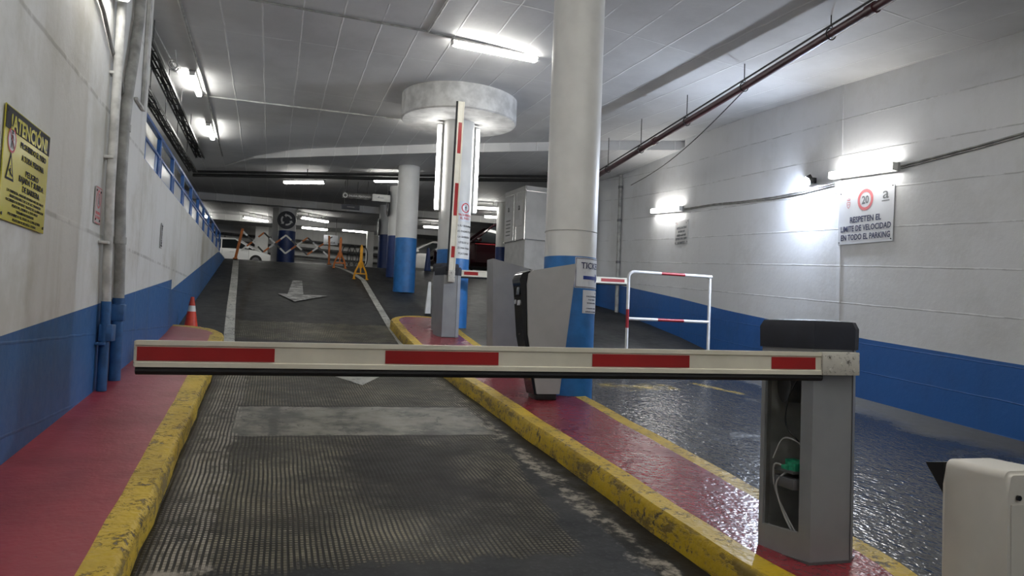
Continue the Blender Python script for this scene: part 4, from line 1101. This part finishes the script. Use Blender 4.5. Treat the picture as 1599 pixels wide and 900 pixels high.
for z, y in ((E+0.62, 7.55), (E+1.6, 7.41)):
    MB().tube([(0, y-7.7, z-0.03-zg(7.7)), (0, y-7.7, z+0.03-zg(7.7))], 0.053, 14).build('coupling', 'conduit_grey', t)
MB().box((0.0, -0.02, E-0.02-zg(7.7)), (0.11, 0.13, 0.15), bevel=0.008).build('junction_box', 'conduit_blue', t)
for _o in set(COL.objects)-_shift_from:
    if _o.parent is None: _o.location.y -= 0.12; _o.location.z -= 0.0104
o = MB().box((LX+0.02, 8.36, E+2.95), (0.035, 0.10, 1.86), bevel=0.004); o.box((LX+0.02, 8.16, E+2.03), (0.03, 0.42, 0.03), bevel=0.004)
o = o.build('cable_trunking', 'conduit_white'); tag(o, 'white square trunking turning a corner beside the wall edge', 'trunking')
t = pipe_thing('wall_conduit', 'thin grey conduit running down from the left wall lamp to the pipes', 'conduit', [
    ('conduit_tube', [(LX+0.02, 5.6, E+2.45), (LX+0.02, 6.4, E+2.28), (LX+0.02, 6.75, E+2.12), (LX+0.02, 7.25, E+1.97), (LX+0.02, 7.42, E+1.78)], 0.014, 'conduit_grey')])
# right wall conduit, flood cable
pts = [(rwx(y)-0.015, y, E+z) for y, z in ((5.0, 2.18), (6.2, 2.14), (7.3, 2.13))]
pipe_thing('wall_conduit', 'grey conduit along the right wall nearer than the speed sign lamp', 'conduit', [('conduit_tube', pts, 0.012, 'conduit_grey'), ('second_tube', [(p[0], p[1], p[2]-0.028) for p in pts], 0.009, 'conduit_grey')])
pts = [(rwx(y)-0.015, y, E+z) for y, z in ((8.5, 2.12), (9.2, 2.13), (10.0, 2.17), (11.0, 2.25), (12.0, 2.36), (13.3, 2.46))]
pipe_thing('wall_conduit', 'grey sagging cable on the right wall joining the two wall lamps', 'conduit', [('conduit_tube', pts, 0.011, 'conduit_grey'), ('second_tube', [(p[0], p[1], p[2]-0.026) for p in pts], 0.008, 'conduit_grey')])
t = pipe_thing('wall_pipe', 'dark grey downpipe on the right wall beyond the small notice', 'pipe', [('pipe_tube', [(7.79, 16.35, rz(16.3)), (7.79, 16.35, CLOW-0.02)], 0.045, 'conduit_grey')])
for z in (1.2, 2.2, 3.0): MB().tube([(0, 0, z-0.03), (0, 0, z+0.03)], 0.055, 12).build('coupling', 'cab_dark', t)
# maroon fire main on hangers
pp = [Vector((5.32, 3.2, E+3.24)), Vector((5.42, 5.0, E+3.24)), Vector((5.50, 6.56, E+3.24)), Vector((5.73, 8.49, E+3.24)), Vector((5.93, 10.2, E+3.24)), Vector((6.18, 12.19, E+3.24)), Vector((6.36, 14.1, E+3.24)), Vector((6.5, 15.3, E+3.25))]
# straight run through the measured hangers
a, b = Vector((5.08, 2.6, E+3.235)), Vector((6.52, 15.3, E+3.245))
t = thing('fire_main_pipe', 'long dark maroon pipe hung on rods under the ceiling by the right wall', 'pipe', a)
MB().tube([(0, 0, 0), b-a], 0.047, 16).build('pipe_tube', 'pipe_maroon', t)
MB().tube([(-0.05, 0, 0.062), (b-a)+Vector((-0.05, 0, 0.062))], 0.012, 8).build('side_cable', 'cable', t)
dirp = (b-a).normalized()
for y in (4.9, 6.56, 8.42, 10.2, 12.15, 14.0):
    p = a + dirp*((y-a.y)/dirp.y) - a
    w_ = p + a; top = cz(w_.x, w_.y) if w_.y < beamY(w_.x) else CLOW
    h = MB()
    h.tube([p+Vector((0, 0, 0.10)), Vector((p.x, p.y, top-a.z))], 0.007, 6)
    h.tube([p + Vector((0.062*math.sin(q), 0, 0.062*math.cos(q)+0.0)) for q in [2*PI*k/14 for k in range(15)]], 0.007, 6)
    h.tube([p+Vector((0.03, 0, 0.055)), p+Vector((0, 0, 0.11)), p+Vector((-0.03, 0, 0.055))], 0.006, 6)
    h.build('hanger', 'cable', t)
for y in (5.9, 11.5):
    p = dirp*((y-a.y)/dirp.y); MB().tube([p-dirp*0.06, p+dirp*0.06], 0.06, 16).build('coupling', 'pipe_maroon', t)
p0 = a+dirp*((8.2-a.y)/dirp.y); p1 = Vector((7.2, 14.6, E+3.1))
cp = [p0 + (p1-p0)*k/16 + Vector((0, 0, -0.16*math.sin(PI*k/16))) for k in range(17)]
o = MB().tube(cp, 0.008, 6).build('hanging_cable', 'cable'); tag(o, 'thin black cable sagging from the maroon pipe towards the wall corner', 'cable')
# dark pipes along the step in the ceiling
off = -0.62
bp = [(-2.1, 20.8), (0.67, 19.55), (3.1, 18.5), (6.15, 16.95), (7.0, 16.2)]
for k, (dz, dy, r) in enumerate(((0.0, 0.0, 0.032), (-0.085, 0.05, 0.045))):
    pts = [(x, y+dy, E+3.60+dz) for x, y in bp]
    o = MB().tube(pts, r, 10)
    for x, y in bp[1:-1]: o.box((x, y+dy, E+3.655+dz/2), (0.02, 0.02, 0.11-dz))
    o = o.build('ceiling_pipe', 'cable'); tag(o, 'black pipe under the lower slab, the %s of the pair crossing the whole width' % ('upper' if k == 0 else 'thicker lower'), 'pipe', 'pair of black pipes crossing under the slab')
# conduits on the ceiling
def ceil_conduit(label, pts, r=0.014, mat='conduit_white', dz=-0.018):
    P = []
    for (x0, y0), (x1, y1) in zip(pts, pts[1:]):
        for k in range(6): P.append((x0+(x1-x0)*k/6, y0+(y1-y0)*k/6))
    P.append(pts[-1])
    o = MB().tube([(x, y, cz(x, y)+dz) for x, y in P], r, 8).build('ceiling_conduit', mat)
    return tag(o, label, 'conduit')
ceil_conduit('white ceiling conduit crossing from the cable trays to the disc head', [(-1.40, 14.46), (2.25, 14.45)])
ceil_conduit('grey ceiling conduit leading to the long bright ceiling lamp', [(-3.0, 9.55), (-0.31, 9.75), (1.72, 9.86), (2.14, 9.96)], mat='conduit_grey')
ceil_conduit('ceiling conduit running up the ramp past both small lamps', [(-1.30, 5.0), (-1.30, 18.9)], 0.017, 'conduit_grey')
ceil_conduit('short white ceiling conduit branching towards the camera above the lamp', [(1.80, 9.86), (1.86, 7.6), (1.9, 5.0)])
ceil_conduit('thin pale ceiling conduit beside the cable trays', [(-1.75, 11.2), (-1.66, 13.3)], 0.009)

# cable trays above the walkway
def tray(label, x0, y0, x1, y1, z):
    t = thing('cable_tray', label, 'cable tray', (x0, y0, z))
    d = Vector((x1-x0, y1-y0, 0)); L = d.length; d.normalize(); s = Vector((d.y, -d.x, 0))
    for k in (-1, 1):
        mb = MB(); c = d*L/2 + s*k*0.09; ang = math.atan2(d.y, d.x)
        mb.box(c, (L, 0.008, 0.05), rot=Matrix.Rotation(ang, 3, 'Z')); mb.build('side_rail', 'tray', t)
    n = int(L/0.4)
    for i in range(n):
        p = d*(0.1+i*0.4); MB().tube([p-s*0.09, p+s*0.09], 0.008, 6).build('rung', 'tray', t)
    for k in range(4):
        pts = [d*(L*i/26)+s*(0.06*(k-1.5)/1.5+random.uniform(-.014, .014))+Vector((0, 0, 0.012+random.uniform(0, 0.022))) for i in range(27)]
        MB().tube(pts, 0.017, 6).build('cable', 'cable', t)
    for i in range(int(L/1.6)):
        p = d*(0.5+i*1.6); 
        MB().tube([p+s*0.09+Vector((0, 0, 0)), p+s*0.09+Vector((0, 0, E+3.9-z))], 0.007, 6).build('hanger_rod', 'tray', t)
    return t
tray('upper cable tray of the two running above the railing', -1.80, 8.9, -1.78, 18.9, E+3.60)
tray('lower cable tray of the two, nearer the walkway wall', -2.08, 8.9, -1.98, 19.6, E+3.38)
# looped bracket between trays and lamp
t = thing('cable_coil', 'small coil of pale cable hanging beside the upper cable tray', 'cable coil', (-1.62, 12.2, E+3.72))
MB().tube([(0.06*math.cos(a), 0.02*a, 0.06*math.sin(a)) for a in [k*0.5 for k in range(26)]], 0.010, 6).build('coil', 'conduit_white', t)
MB().tube([(0.06, 0, 0.0), (0.05, -0.03, 0.10), (0.04, -0.04, 0.185)], 0.010, 6).build('hanging_end', 'conduit_white', t)

# ------------------------------------------------------------------ railing of the walkway
t = thing('railing', 'blue metal railing with glass panes on top of the left ramp wall', 'railing', (LX-0.05, 8.8, WT))
RL, RH = 12.6, 0.52
def rb(nm, c, d, par=None, mat='rail_blue'): return MB().box(c, d, bevel=0.004, seg=1).build(nm, mat, par or t)
rb('bottom_rail', (0, RL/2, 0.02), (0.05, RL, 0.04)); rb('middle_rail', (0, RL/2, 0.175+0.10), (0.045, RL, 0.035)); rb('top_rail', (0, RL/2, RH), (0.05, RL, 0.045))
step = 1.26
for i in range(11):
    y = 0.03+i*step if i < 10 else RL-0.03
    rb('post', (0, y, RH/2), (0.05, 0.055, RH))
for i in range(10):
    y0 = 0.06+i*step; y1 = y0+step-0.06
    rb('frame_bar', (0.01, y0+0.09, 0.14), (0.03, 0.03, 0.25)); rb('frame_bar', (0.01, y1-0.09, 0.14), (0.03, 0.03, 0.25))
    if i == 0: rb('infill_panel', (0.0, y1-0.20, 0.15), (0.02, 0.20, 0.24))
    MB().box((0, (y0+y1)/2, 0.15), (0.008, y1-y0-0.2, 0.22)).build('glass_pane', 'glass', t)
# dark inner handrail at the far end
mb = MB(); mb.tube([(LX-0.35, 15.5, WT+0.72), (LX-0.30, 22.8, WT+0.72)], 0.022, 8)
for y in (15.6, 18.0, 20.4, 22.7): mb.tube([(LX-0.34, y, WT-0.05), (LX-0.34, y, WT+0.72)], 0.018, 8)
o = mb.build('handrail', 'rail_blue'); tag(o, 'dark blue handrail behind the far end of the glazed railing', 'handrail')
t = wall_sign('round yellow sign with black mark seen over the railing', (-2.54, 18.6, WT+0.62), (0, 1, 0), 0.36, 0.3, 'sign_yellow', screws=False)
mb = MB(); bar2(mb, -0.1, -0.05, 0.1, 0.06, 0.05, -0.009); bar2(mb, -0.02, -0.1, 0.04, 0.1, 0.03, -0.009); mb.build('mark', 'ink', t)
for y, z, lb in ((19.5, 0.95, 'small bright wall lamp behind the railing near its far end'),):
    pass
ceil_lamp(-2.25, 8.85, -2.25, 9.75, 'unseen fluorescent lamp added behind the wall corner to brighten the walkway', None)  # extra lamp out of sight, added to light the walkway's back wall


# ------------------------------------------------------------------ traffic cone
def cone(x, y):
    z = rz(y)
    t = thing('traffic_cone', 'small red traffic cone with a white band by the left wall', 'traffic cone', (x, y, z))
    MB().box((0, 0, 0.015), (0.27, 0.27, 0.03), bevel=0.01).build('base', 'cone_red', t)
    MB().lathe([(0.10, 0.03), (0.095, 0.05), (0.062, 0.26)], 28).build('lower_cone', 'cone_red', t)
    MB().lathe([(0.0625, 0.26), (0.0475, 0.35)], 28).build('reflective_band', 'white_plastic', t)
    MB().lathe([(0.047, 0.35), (0.026, 0.475), (0.022, 0.485), (0.0, 0.485)], 28).build('upper_cone', 'cone_red', t)
cone(-1.17, 12.55)

# hoop barrier in the wet lane
def hoop():
    y = 10.3; x0, x1 = 5.09, 6.49; z0 = rz(y); H = 1.45; r = 0.024
    t = thing('hoop_barrier', 'white tubular hoop barrier with red bands before the right wall', 'barrier', (x0, y, z0))
    W = x1-x0; zt = H-0.02
    topz = lambda u: zt
    def seg(nm, pts, mat): MB().tube(pts, r, 12).build(nm, mat, t)
    zA, zB = 0.58, 0.86
    seg('leg', [(0, 0, 0), (0.0, 0, zA)], 'tube_white'); seg('red_band', [(0, 0, zA), (0.0, 0, zB)], 'tube_red')
    arc = [(0.0, 0, zB), (0.0, 0, zt-0.09)] + [(0.09-0.09*math.cos(a), 0, zt-0.09+0.09*math.sin(a)) for a in (0.4, 0.8, 1.2, PI/2)] + [(W*0.39, 0, zt)]
    seg('frame_tube', arc, 'tube_white'); seg('red_band', [(W*0.39, 0, zt), (W*0.68, 0, zt)], 'tube_red')
    seg('frame_tube', [(W*0.68, 0, zt), (W+0.03, 0, zt)], 'tube_white')
    seg('leg', [(W+0.0, 0, 0), (W+0.0, 0, zt-0.03)], 'tube_white')
    zm = 0.70-0.0
    seg('crossbar', [(0.02, 0, 0.72), (W*0.36, 0, 0.72)], 'tube_white'); seg('red_band', [(W*0.36, 0, 0.72), (W*0.68, 0, 0.72)], 'tube_red'); seg('crossbar', [(W*0.68, 0, 0.72), (W, 0, 0.72)], 'tube_white')
    for xx in (0, W): MB().box((xx, 0, 0.006), (0.12, 0.12, 0.012)).build('foot_plate', 'tube_white', t)
hoop()

# white tapered marker post behind the far cabinet
t = thing('marker_post', 'white tapered marker post behind the far barrier cabinet', 'post', (2.93, 14.75, rz(14.75)))
mb = MB()
rg = []
for z, w0, o_ in ((0.03, 0.052, 0.0), (0.66, 0.024, 0.02)):
    rg.append([mb.bm.verts.new((o_+a*w0, b*w0, z)) for a, b in ((-1, -1), (1, -1), (1, 1), (-1, 1))])
for i in range(4): mb.bm.faces.new((rg[0][i], rg[0][(i+1) % 4], rg[1][(i+1) % 4], rg[1][i]))
mb.bm.faces.new(rg[1]); mb.bm.faces.new(rg[0][::-1]); mb.build('body', 'white_plastic', t)
MB().box((0, 0, 0.015), (0.115, 0.115, 0.03)).build('foot', 'black', t)
t = thing('marker_post', 'dark blue tapered post in front of the silver car', 'post', (4.55, 23.2, rz(23.2)))
MB().lathe([(0.0, 0), (0.11, 0), (0.10, 0.05), (0.05, 0.66), (0.03, 0.72), (0, 0.73)], 16).build('body', 'col_blue_dark', t)

# traffic stands
def stand(label, x, y, mat, H=0.86):
    t = thing('traffic_stand', label, 'traffic stand', (x, y, rz(y)))
    MB().box((0, 0, 0.30+(H-0.30)/2), (0.075, 0.06, H-0.30), bevel=0.012).build('post', mat, t)
    MB().box((0, 0, H+0.02), (0.045, 0.045, 0.06), bevel=0.01).build('top_knob', mat, t)
    for s in (-1, 1):
        mb = MB(); pts = [(s*0.035, 0, 0.46), (s*0.06, 0, 0.36), (s*0.12, 0, 0.24), (s*0.155, 0, 0.13), (s*0.165, 0, 0.02)]
        mb.tube(pts, 0.024, 8); mb.build('leg', mat, t)
    mb = MB(); mb.box((0, 0, 0.155), (0.28, 0.035, 0.035), bevel=0.006); mb.build('crosspiece', mat, t)
    for s in (-1, 1): MB().box((s*0.165, 0, 0.012), (0.07, 0.22, 0.024), bevel=0.006).build('foot', mat, t)
    MB().box((0, 0, 0.25), (0.03, 0.03, 0.2), bevel=0.004).build('centre_strut', mat, t)
    return t
stand('bright yellow plastic stand on the lane line before the slim column', 2.15, 19.95, 'amber')
stand('orange brown plastic stand behind the yellow one', 1.80, 22.35, 'orange')

# expanding lattice barrier across the crest
def lattice():
    y = 23.5; x0, x1 = -1.02, 1.56; z = rz(y)
    t = thing('lattice_barrier', 'expanding red and white lattice barrier stretched across the ramp crest', 'barrier', (x0, y, z))
    W = x1-x0
    MB().box((0.07*0.0, 0, 0.46), (0.075, 0.05, 0.92), rot=Matrix.Rotation(math.radians(10), 3, 'Y'), bevel=0.01).build('post', 'orange', t)
    MB().box((W, 0, 0.44), (0.06, 0.05, 0.88), rot=Matrix.Rotation(math.radians(-2), 3, 'Y'), bevel=0.01).build('post', 'orange', t)
    for xx in (0-0.08, W+0.02): MB().box((xx, 0, 0.015), (0.12, 0.3, 0.03), bevel=0.006).build('foot', 'orange', t)
    n = 4
    for i in range(n):
        xa, xb = 0.06+W*i/n*0.97, 0.06+W*(i+1)/n*0.97
        for j, (za, zb) in enumerate(((0.86-0.03*i, 0.26), (0.26, 0.84-0.03*i))):
            a_ = Vector((xa, 0.012 if j else -0.012, za)); b_ = Vector((xb, 0.012 if j else -0.012, zb)); d = b_-a_
            for k in range(4):
                m0 = a_+d*(k/4); m1 = a_+d*((k+1)/4); c_ = (m0+m1)/2; ang = -math.atan2(d.z, d.x)
                MB().box(c_, (d.length/4+0.002, 0.014, 0.048), rot=Matrix.Rotation(ang, 3, 'Y')).build('slat', ('orange' if (k+i) % 2 else 'white_plastic') if j else ('black' if (k+i) % 2 else 'white_plastic'), t)
lattice()

# wire bicycle rack behind the stands
t = thing('cycle_rack', 'coiled wire rack standing behind the orange stand', 'rack', (2.15, 25.4, rz(25.4)))
for k in range(4):
    cxk = 0.10+0.18*k
    MB().tube([(cxk+0.15*math.cos(a), 0.02*math.sin(a*2), 0.40+0.36*math.sin(a)) for a in [2*PI*j/20 for j in range(21)]], 0.016, 6).build('hoop', 'tray', t)
MB().box((0.37, 0, 0.03), (0.9, 0.06, 0.05)).build('base_bar', 'tray', t)

# hanging signs beyond the step
def hang_sign(label, x0, x1, z0, z1, y, mat, parts):
    t = thing('hanging_sign', label, 'sign', ((x0+x1)/2, y, (z0+z1)/2))
    MB().box((0, 0, 0), (x1-x0, 0.06, z1-z0), bevel=0.008).build('panel', mat, t)
    for s in (-1, 1): MB().tube([(s*(x1-x0)*0.35, 0, (z1-z0)/2), (s*(x1-x0)*0.35, 0, CLOW-(z0+z1)/2)], 0.008, 6).build('rod', 'tray', t)
    mb = MB()
    for p in parts: 
        if p[0] == 't': put_text(mb, p[1], p[2], p[3], h=p[4], y=-0.034, bold=0.02)
        elif p[0] == 'r': ring(mb, p[1], p[2], p[3], p[4], -0.034, -0.034, 20)
        elif p[0] == 'b': bar2(mb, *p[1:6], -0.034)
    mb.build('lettering', parts[0][-1] if False else ('ink_grey' if mat != 'cap_black' and mat != 'tray' else 'sign_pale'), t)
    return t
hang_sign('dark hanging sign with a round mark and pale lettering above the far lane', 1.63, 2.42, E+3.20, E+3.36, 20.5, 'tray', [('r', -0.32, 0.0, 0.065, 0.04), ('t', 'SALIDA PEATONES', 0.07, 0, 0.05)])
hang_sign('small dark box hanging below the lettered sign', 1.64, 2.12, E+2.94, E+3.07, 20.7, 'cap_black', [('b', -0.1, 0, 0.1, 0, 0.006)])
hang_sign('pale panel with a small black arrow next to the row of columns', 2.38, 2.86, E+3.14, E+3.33, 20.15, 'housing', [('b', -0.10, 0.0, 0.06, 0.0, 0.02), ('b', -0.10, 0.0, -0.05, 0.04, 0.02)])
hang_sign('white lit looking notice panel hanging at the back behind the lattice barrier', 1.70, 2.22, E+2.72, E+3.08, 28.9, 'sign_white', [('b', -0.05, 0.05, 0.05, 0.12, 0.05), ('t', 'SALIDA', 0, -0.1, 0.07)])
# pipes on the far wall
for z, r_, lb in ((E+3.18, 0.05, 'upper dark pipe along the far back wall'), (E+2.85, 0.07, 'middle dark pipe along the far back wall'), (E+2.5, 0.05, 'lower dark pipe along the far back wall')):
    o = MB().tube([(-9, 33.15, z+0.3), (2, 33.15, z), (10.7, 33.15, z-0.2)], r_, 8)
    for x in (-6, -2, 4, 8): o.box((x, 33.28, z), (0.05, 0.26, 0.05))
    o = o.build('wall_pipe', 'tray'); tag(o, lb, 'pipe')

# ------------------------------------------------------------------ kiosk
def kiosk():
    P0 = (5.63, 17.0); PL = (5.50, 18.25); PR = (7.6, 17.25); PB = (7.2, 18.9)
    z0 = rz(17.0)
    t = thing('kiosk', 'pale grey panelled kiosk with notices beside the wet lane', 'kiosk', (P0[0], P0[1], z0-0.05))
    o = Vector((P0[0], P0[1], z0-0.05)); L = lambda p: (p[0]-P0[0], p[1]-P0[1])
    poly = [L(p) for p in (P0, PR, PB, PL)]
    c = (sum(p[0] for p in poly)/4, sum(p[1] for p in poly)/4)
    ins = [(c[0]+(p[0]-c[0])*0.97, c[1]+(p[1]-c[1])*0.97) for p in poly]
    zb, zt = E+2.05-o.z, E+3.34-o.z
    MB().prism(ins, 0, zb).build('base_wall', 'panel_wall', t)
    MB().prism(poly, zb, zt-0.11).build('panel_wall', 'panel', t)
    MB().prism([(c[0]+(p[0]-c[0])*1.01, c[1]+(p[1]-c[1])*1.01) for p in poly], zt-0.11, zt).build('fascia', 'panel', t)
    mb = MB(); 
    for (a, b) in ((poly[0], poly[3]), (poly[0], poly[1])):
        for z in (zb+0.01, zt-0.115): mb.tube([(a[0], a[1], z), (b[0], b[1], z)], 0.012, 6)
    for p in (poly[0],): mb.tube([(p[0], p[1], zb), (p[0], p[1], zt)], 0.016, 8)
    v = Vector(poly[3])-Vector(poly[0])
    for u in (0.42, 0.55): q = Vector(poly[0])+v*u; mb.tube([(q.x, q.y, zb), (q.x, q.y, zt-0.11)], 0.010, 6)
    mb.build('frame_bars', 'chrome', t)
    d = v.normalized()
    for u, zz, hh, ww, lb in ((0.27, 0.66, 0.62, 0.36, 'pale poster with a black letter on the kiosk panel nearer the corner'), (0.78, 0.60, 1.0, 0.46, 'long pale poster with small print on the far kiosk panel')):
        q = Vector(poly[0])+v*u
        nrm = Vector((-d.y, d.x)); nrm = nrm if nrm.x < 0 else -nrm
        s = wall_sign(lb, (P0[0]+q.x+nrm.x*0.004, P0[1]+q.y+nrm.y*0.004, o.z+zb+zz), (-d.x, -d.y, 0), ww, hh, 'sign_pale', name='poster', screws=False)
        mb = MB(); put_text(mb, 'a', 0, hh*0.22, h=0.16, y=-0.010, bold=0.02)
        for k in range(5 if hh > 0.7 else 0): bar2(mb, -ww*0.3, -0.06-0.09*k, ww*0.3, -0.06-0.09*k, 0.02, -0.010)
        mb.build('lettering', 'ink', s)
kiosk()

# ------------------------------------------------------------------ cars (front towards local +x)
def car(label, loc, rotz, paint, suv=False, sc=1.0):
    t = thing('car', label, 'car', loc, rotz); t.scale = (sc, sc, sc)
    Lh = 2.3 if suv else 2.1; Wd = 0.93 if suv else 0.87; g = 0.24 if suv else 0.17; belt = 1.05 if suv else 0.92; top = 1.72 if suv else 1.47
    st = [(-Lh, g+0.15, belt-0.22, 0.80), (-Lh+0.06, g+0.04, belt-0.05, 0.92), (-Lh+0.5, g, belt+0.02, 1.0), (-0.6, g, belt, 1.0), (0.75, g, belt-0.02, 1.0), (1.25, g, belt-0.08, 1.0), (Lh-0.45, g, belt-0.18, 0.97), (Lh-0.10, g+0.02, belt-0.30, 0.86), (Lh, g+0.12, belt-0.42, 0.72)]
    mb = MB(); rings = []
    for x, zl, zb, k in st:
        w_ = Wd*k; r_ = []
        for yy, zz in ((-0.90, zl), (-1.0, zl+0.12), (-1.0, zl+(zb-zl)*0.62), (-0.93, zb), (-0.55, zb+0.035), (0.55, zb+0.035), (0.93, zb), (1.0, zl+(zb-zl)*0.62), (1.0, zl+0.12), (0.90, zl)): r_.append(mb.bm.verts.new((x, yy*w_, zz)))
        rings.append(r_)
    for a_, b_ in zip(rings, rings[1:]):
        for i in range(10):
            f_ = mb.bm.faces.new((a_[i], a_[(i+1) % 10], b_[(i+1) % 10], b_[i])); f_.smooth = True
    mb.bm.faces.new(rings[0][::-1]); mb.bm.faces.new(rings[-1]); body = mb.build('body', paint, t, sharp=32)
    # glasshouse
    xa, xb, xc, xd_ = (-Lh+0.18, -Lh+0.45, 0.25, 1.05) if suv else (-Lh+0.25, -Lh+0.75, 0.10, 1.10)
    def ringq(x0, x1, w0, z): return [(x0, -w0, z), (x1, -w0*0.98, z), (x1, w0*0.98, z), (x0, w0, z)]
    mb = MB(); lo_ = [mb.bm.verts.new(p) for p in ringq(xa, xd_, Wd*0.90, belt+0.0)]; hi_ = [mb.bm.verts.new(p) for p in ringq(xb, xc, Wd*0.70, top-0.03)]
    for i in range(4): mb.bm.faces.new((lo_[i], lo_[(i+1) % 4], hi_[(i+1) % 4], hi_[i]))
    mb.bm.faces.new(hi_); mb.build('windows', 'glass_dark', t)
    mb = MB(); q0 = [mb.bm.verts.new(p) for p in ringq(xb-0.05, xc+0.06, Wd*0.72, top-0.05)]; q1 = [mb.bm.verts.new(p) for p in ringq(xb+0.1, xc-0.12, Wd*0.6, top)]
    for i in range(4): mb.bm.faces.new((q0[i], q0[(i+1) % 4], q1[(i+1) % 4], q1[i]))
    mb.bm.faces.new(q1); mb.bm.faces.new(q0[::-1]); roof = mb.build('roof', paint, t)
    for s in (-1, 1):
        mb = MB()
        mb.tube([(xd_+0.02, s*Wd*0.885, belt), (xc+0.04, s*Wd*0.70, top-0.04)], 0.035, 6)
        mb.tube([(xa-0.02, s*Wd*0.90, belt), (xb-0.03, s*Wd*0.70, top-0.04)], 0.045, 6)
        mb.tube([(-0.45, s*Wd*0.905, belt), (-0.5, s*Wd*0.72, top-0.04)], 0.03, 6)
        mb.tube([(xb-0.03, s*Wd*0.715, top-0.05), (xc+0.04, s*Wd*0.715, top-0.05)], 0.042, 8)
        mb.build('window_frame', paint, t)
    for sx in (-1, 1):
        for s in (-1, 1):
            cxx = sx*(Lh-0.82)+0.03; R_ = 0.36 if suv else 0.31
            wb = MB(); wb.tube([(cxx, s*(Wd-0.20), R_), (cxx, s*(Wd+0.015), R_)], R_, 28); wh = wb.build('wheel', 'rubber', t)
            rb_ = MB(); rb_.tube([(cxx, s*(Wd+0.0), R_), (cxx, s*(Wd+0.022), R_)], R_*0.62, 20); rb_.build('rim', 'rim', wh)
    for s in (-1, 1):
        MB().box((0.88, s*(Wd*0.98+0.08), belt+0.06), (0.13, 0.17, 0.12), bevel=0.03).build('mirror', paint, t)
        MB().box((Lh-0.16, s*Wd*0.62, belt-0.36), (0.22, 0.34, 0.13), bevel=0.03).build('headlamp', 'head', t)
        MB().box((-Lh+0.05, s*Wd*0.72, belt-0.16), (0.12, 0.24, 0.16), bevel=0.03).build('tail_lamp', 'ink_red', t)
        for xx in (0.1, -0.85): MB().box((xx, s*(Wd+0.008), belt-0.16), (0.18, 0.03, 0.03), bevel=0.008).build('door_handle', 'chrome' if suv else paint, t)
        mb = MB()
        for xx in (0.95, -0.38, -1.25): mb.box((xx, s*(Wd+0.001), (belt+g)/2+0.05), (0.008, 0.006, belt-g-0.22))
        mb.build('door_seams', 'black', body)
        if suv: MB().tube([(-Lh+0.6, s*(Wd+0.005), belt-0.06), (1.0, s*(Wd+0.005), belt-0.08)], 0.012, 6).build('belt_highlight', 'ink_red', t)  # red tube stands in for the highlight along the beltline
    MB().box((Lh-0.03, 0, g+0.22), (0.06, 1.1, 0.16), bevel=0.02).build('grille', 'black', t)
    return t
car('white car behind the lattice barrier at the top of the ramp', (-1.50, 31.5, rz(31.5)), math.radians(-14), 'car_white', sc=0.76)
car('silver car parked beyond the crest behind the columns', (5.95, 29.6, rz(29.6)), math.radians(184), 'car_silver', sc=0.94)
car('dark maroon off road car beside the disc headed column', (7.25, 24.9, rz(24.9)), math.radians(180), 'car_maroon', True)
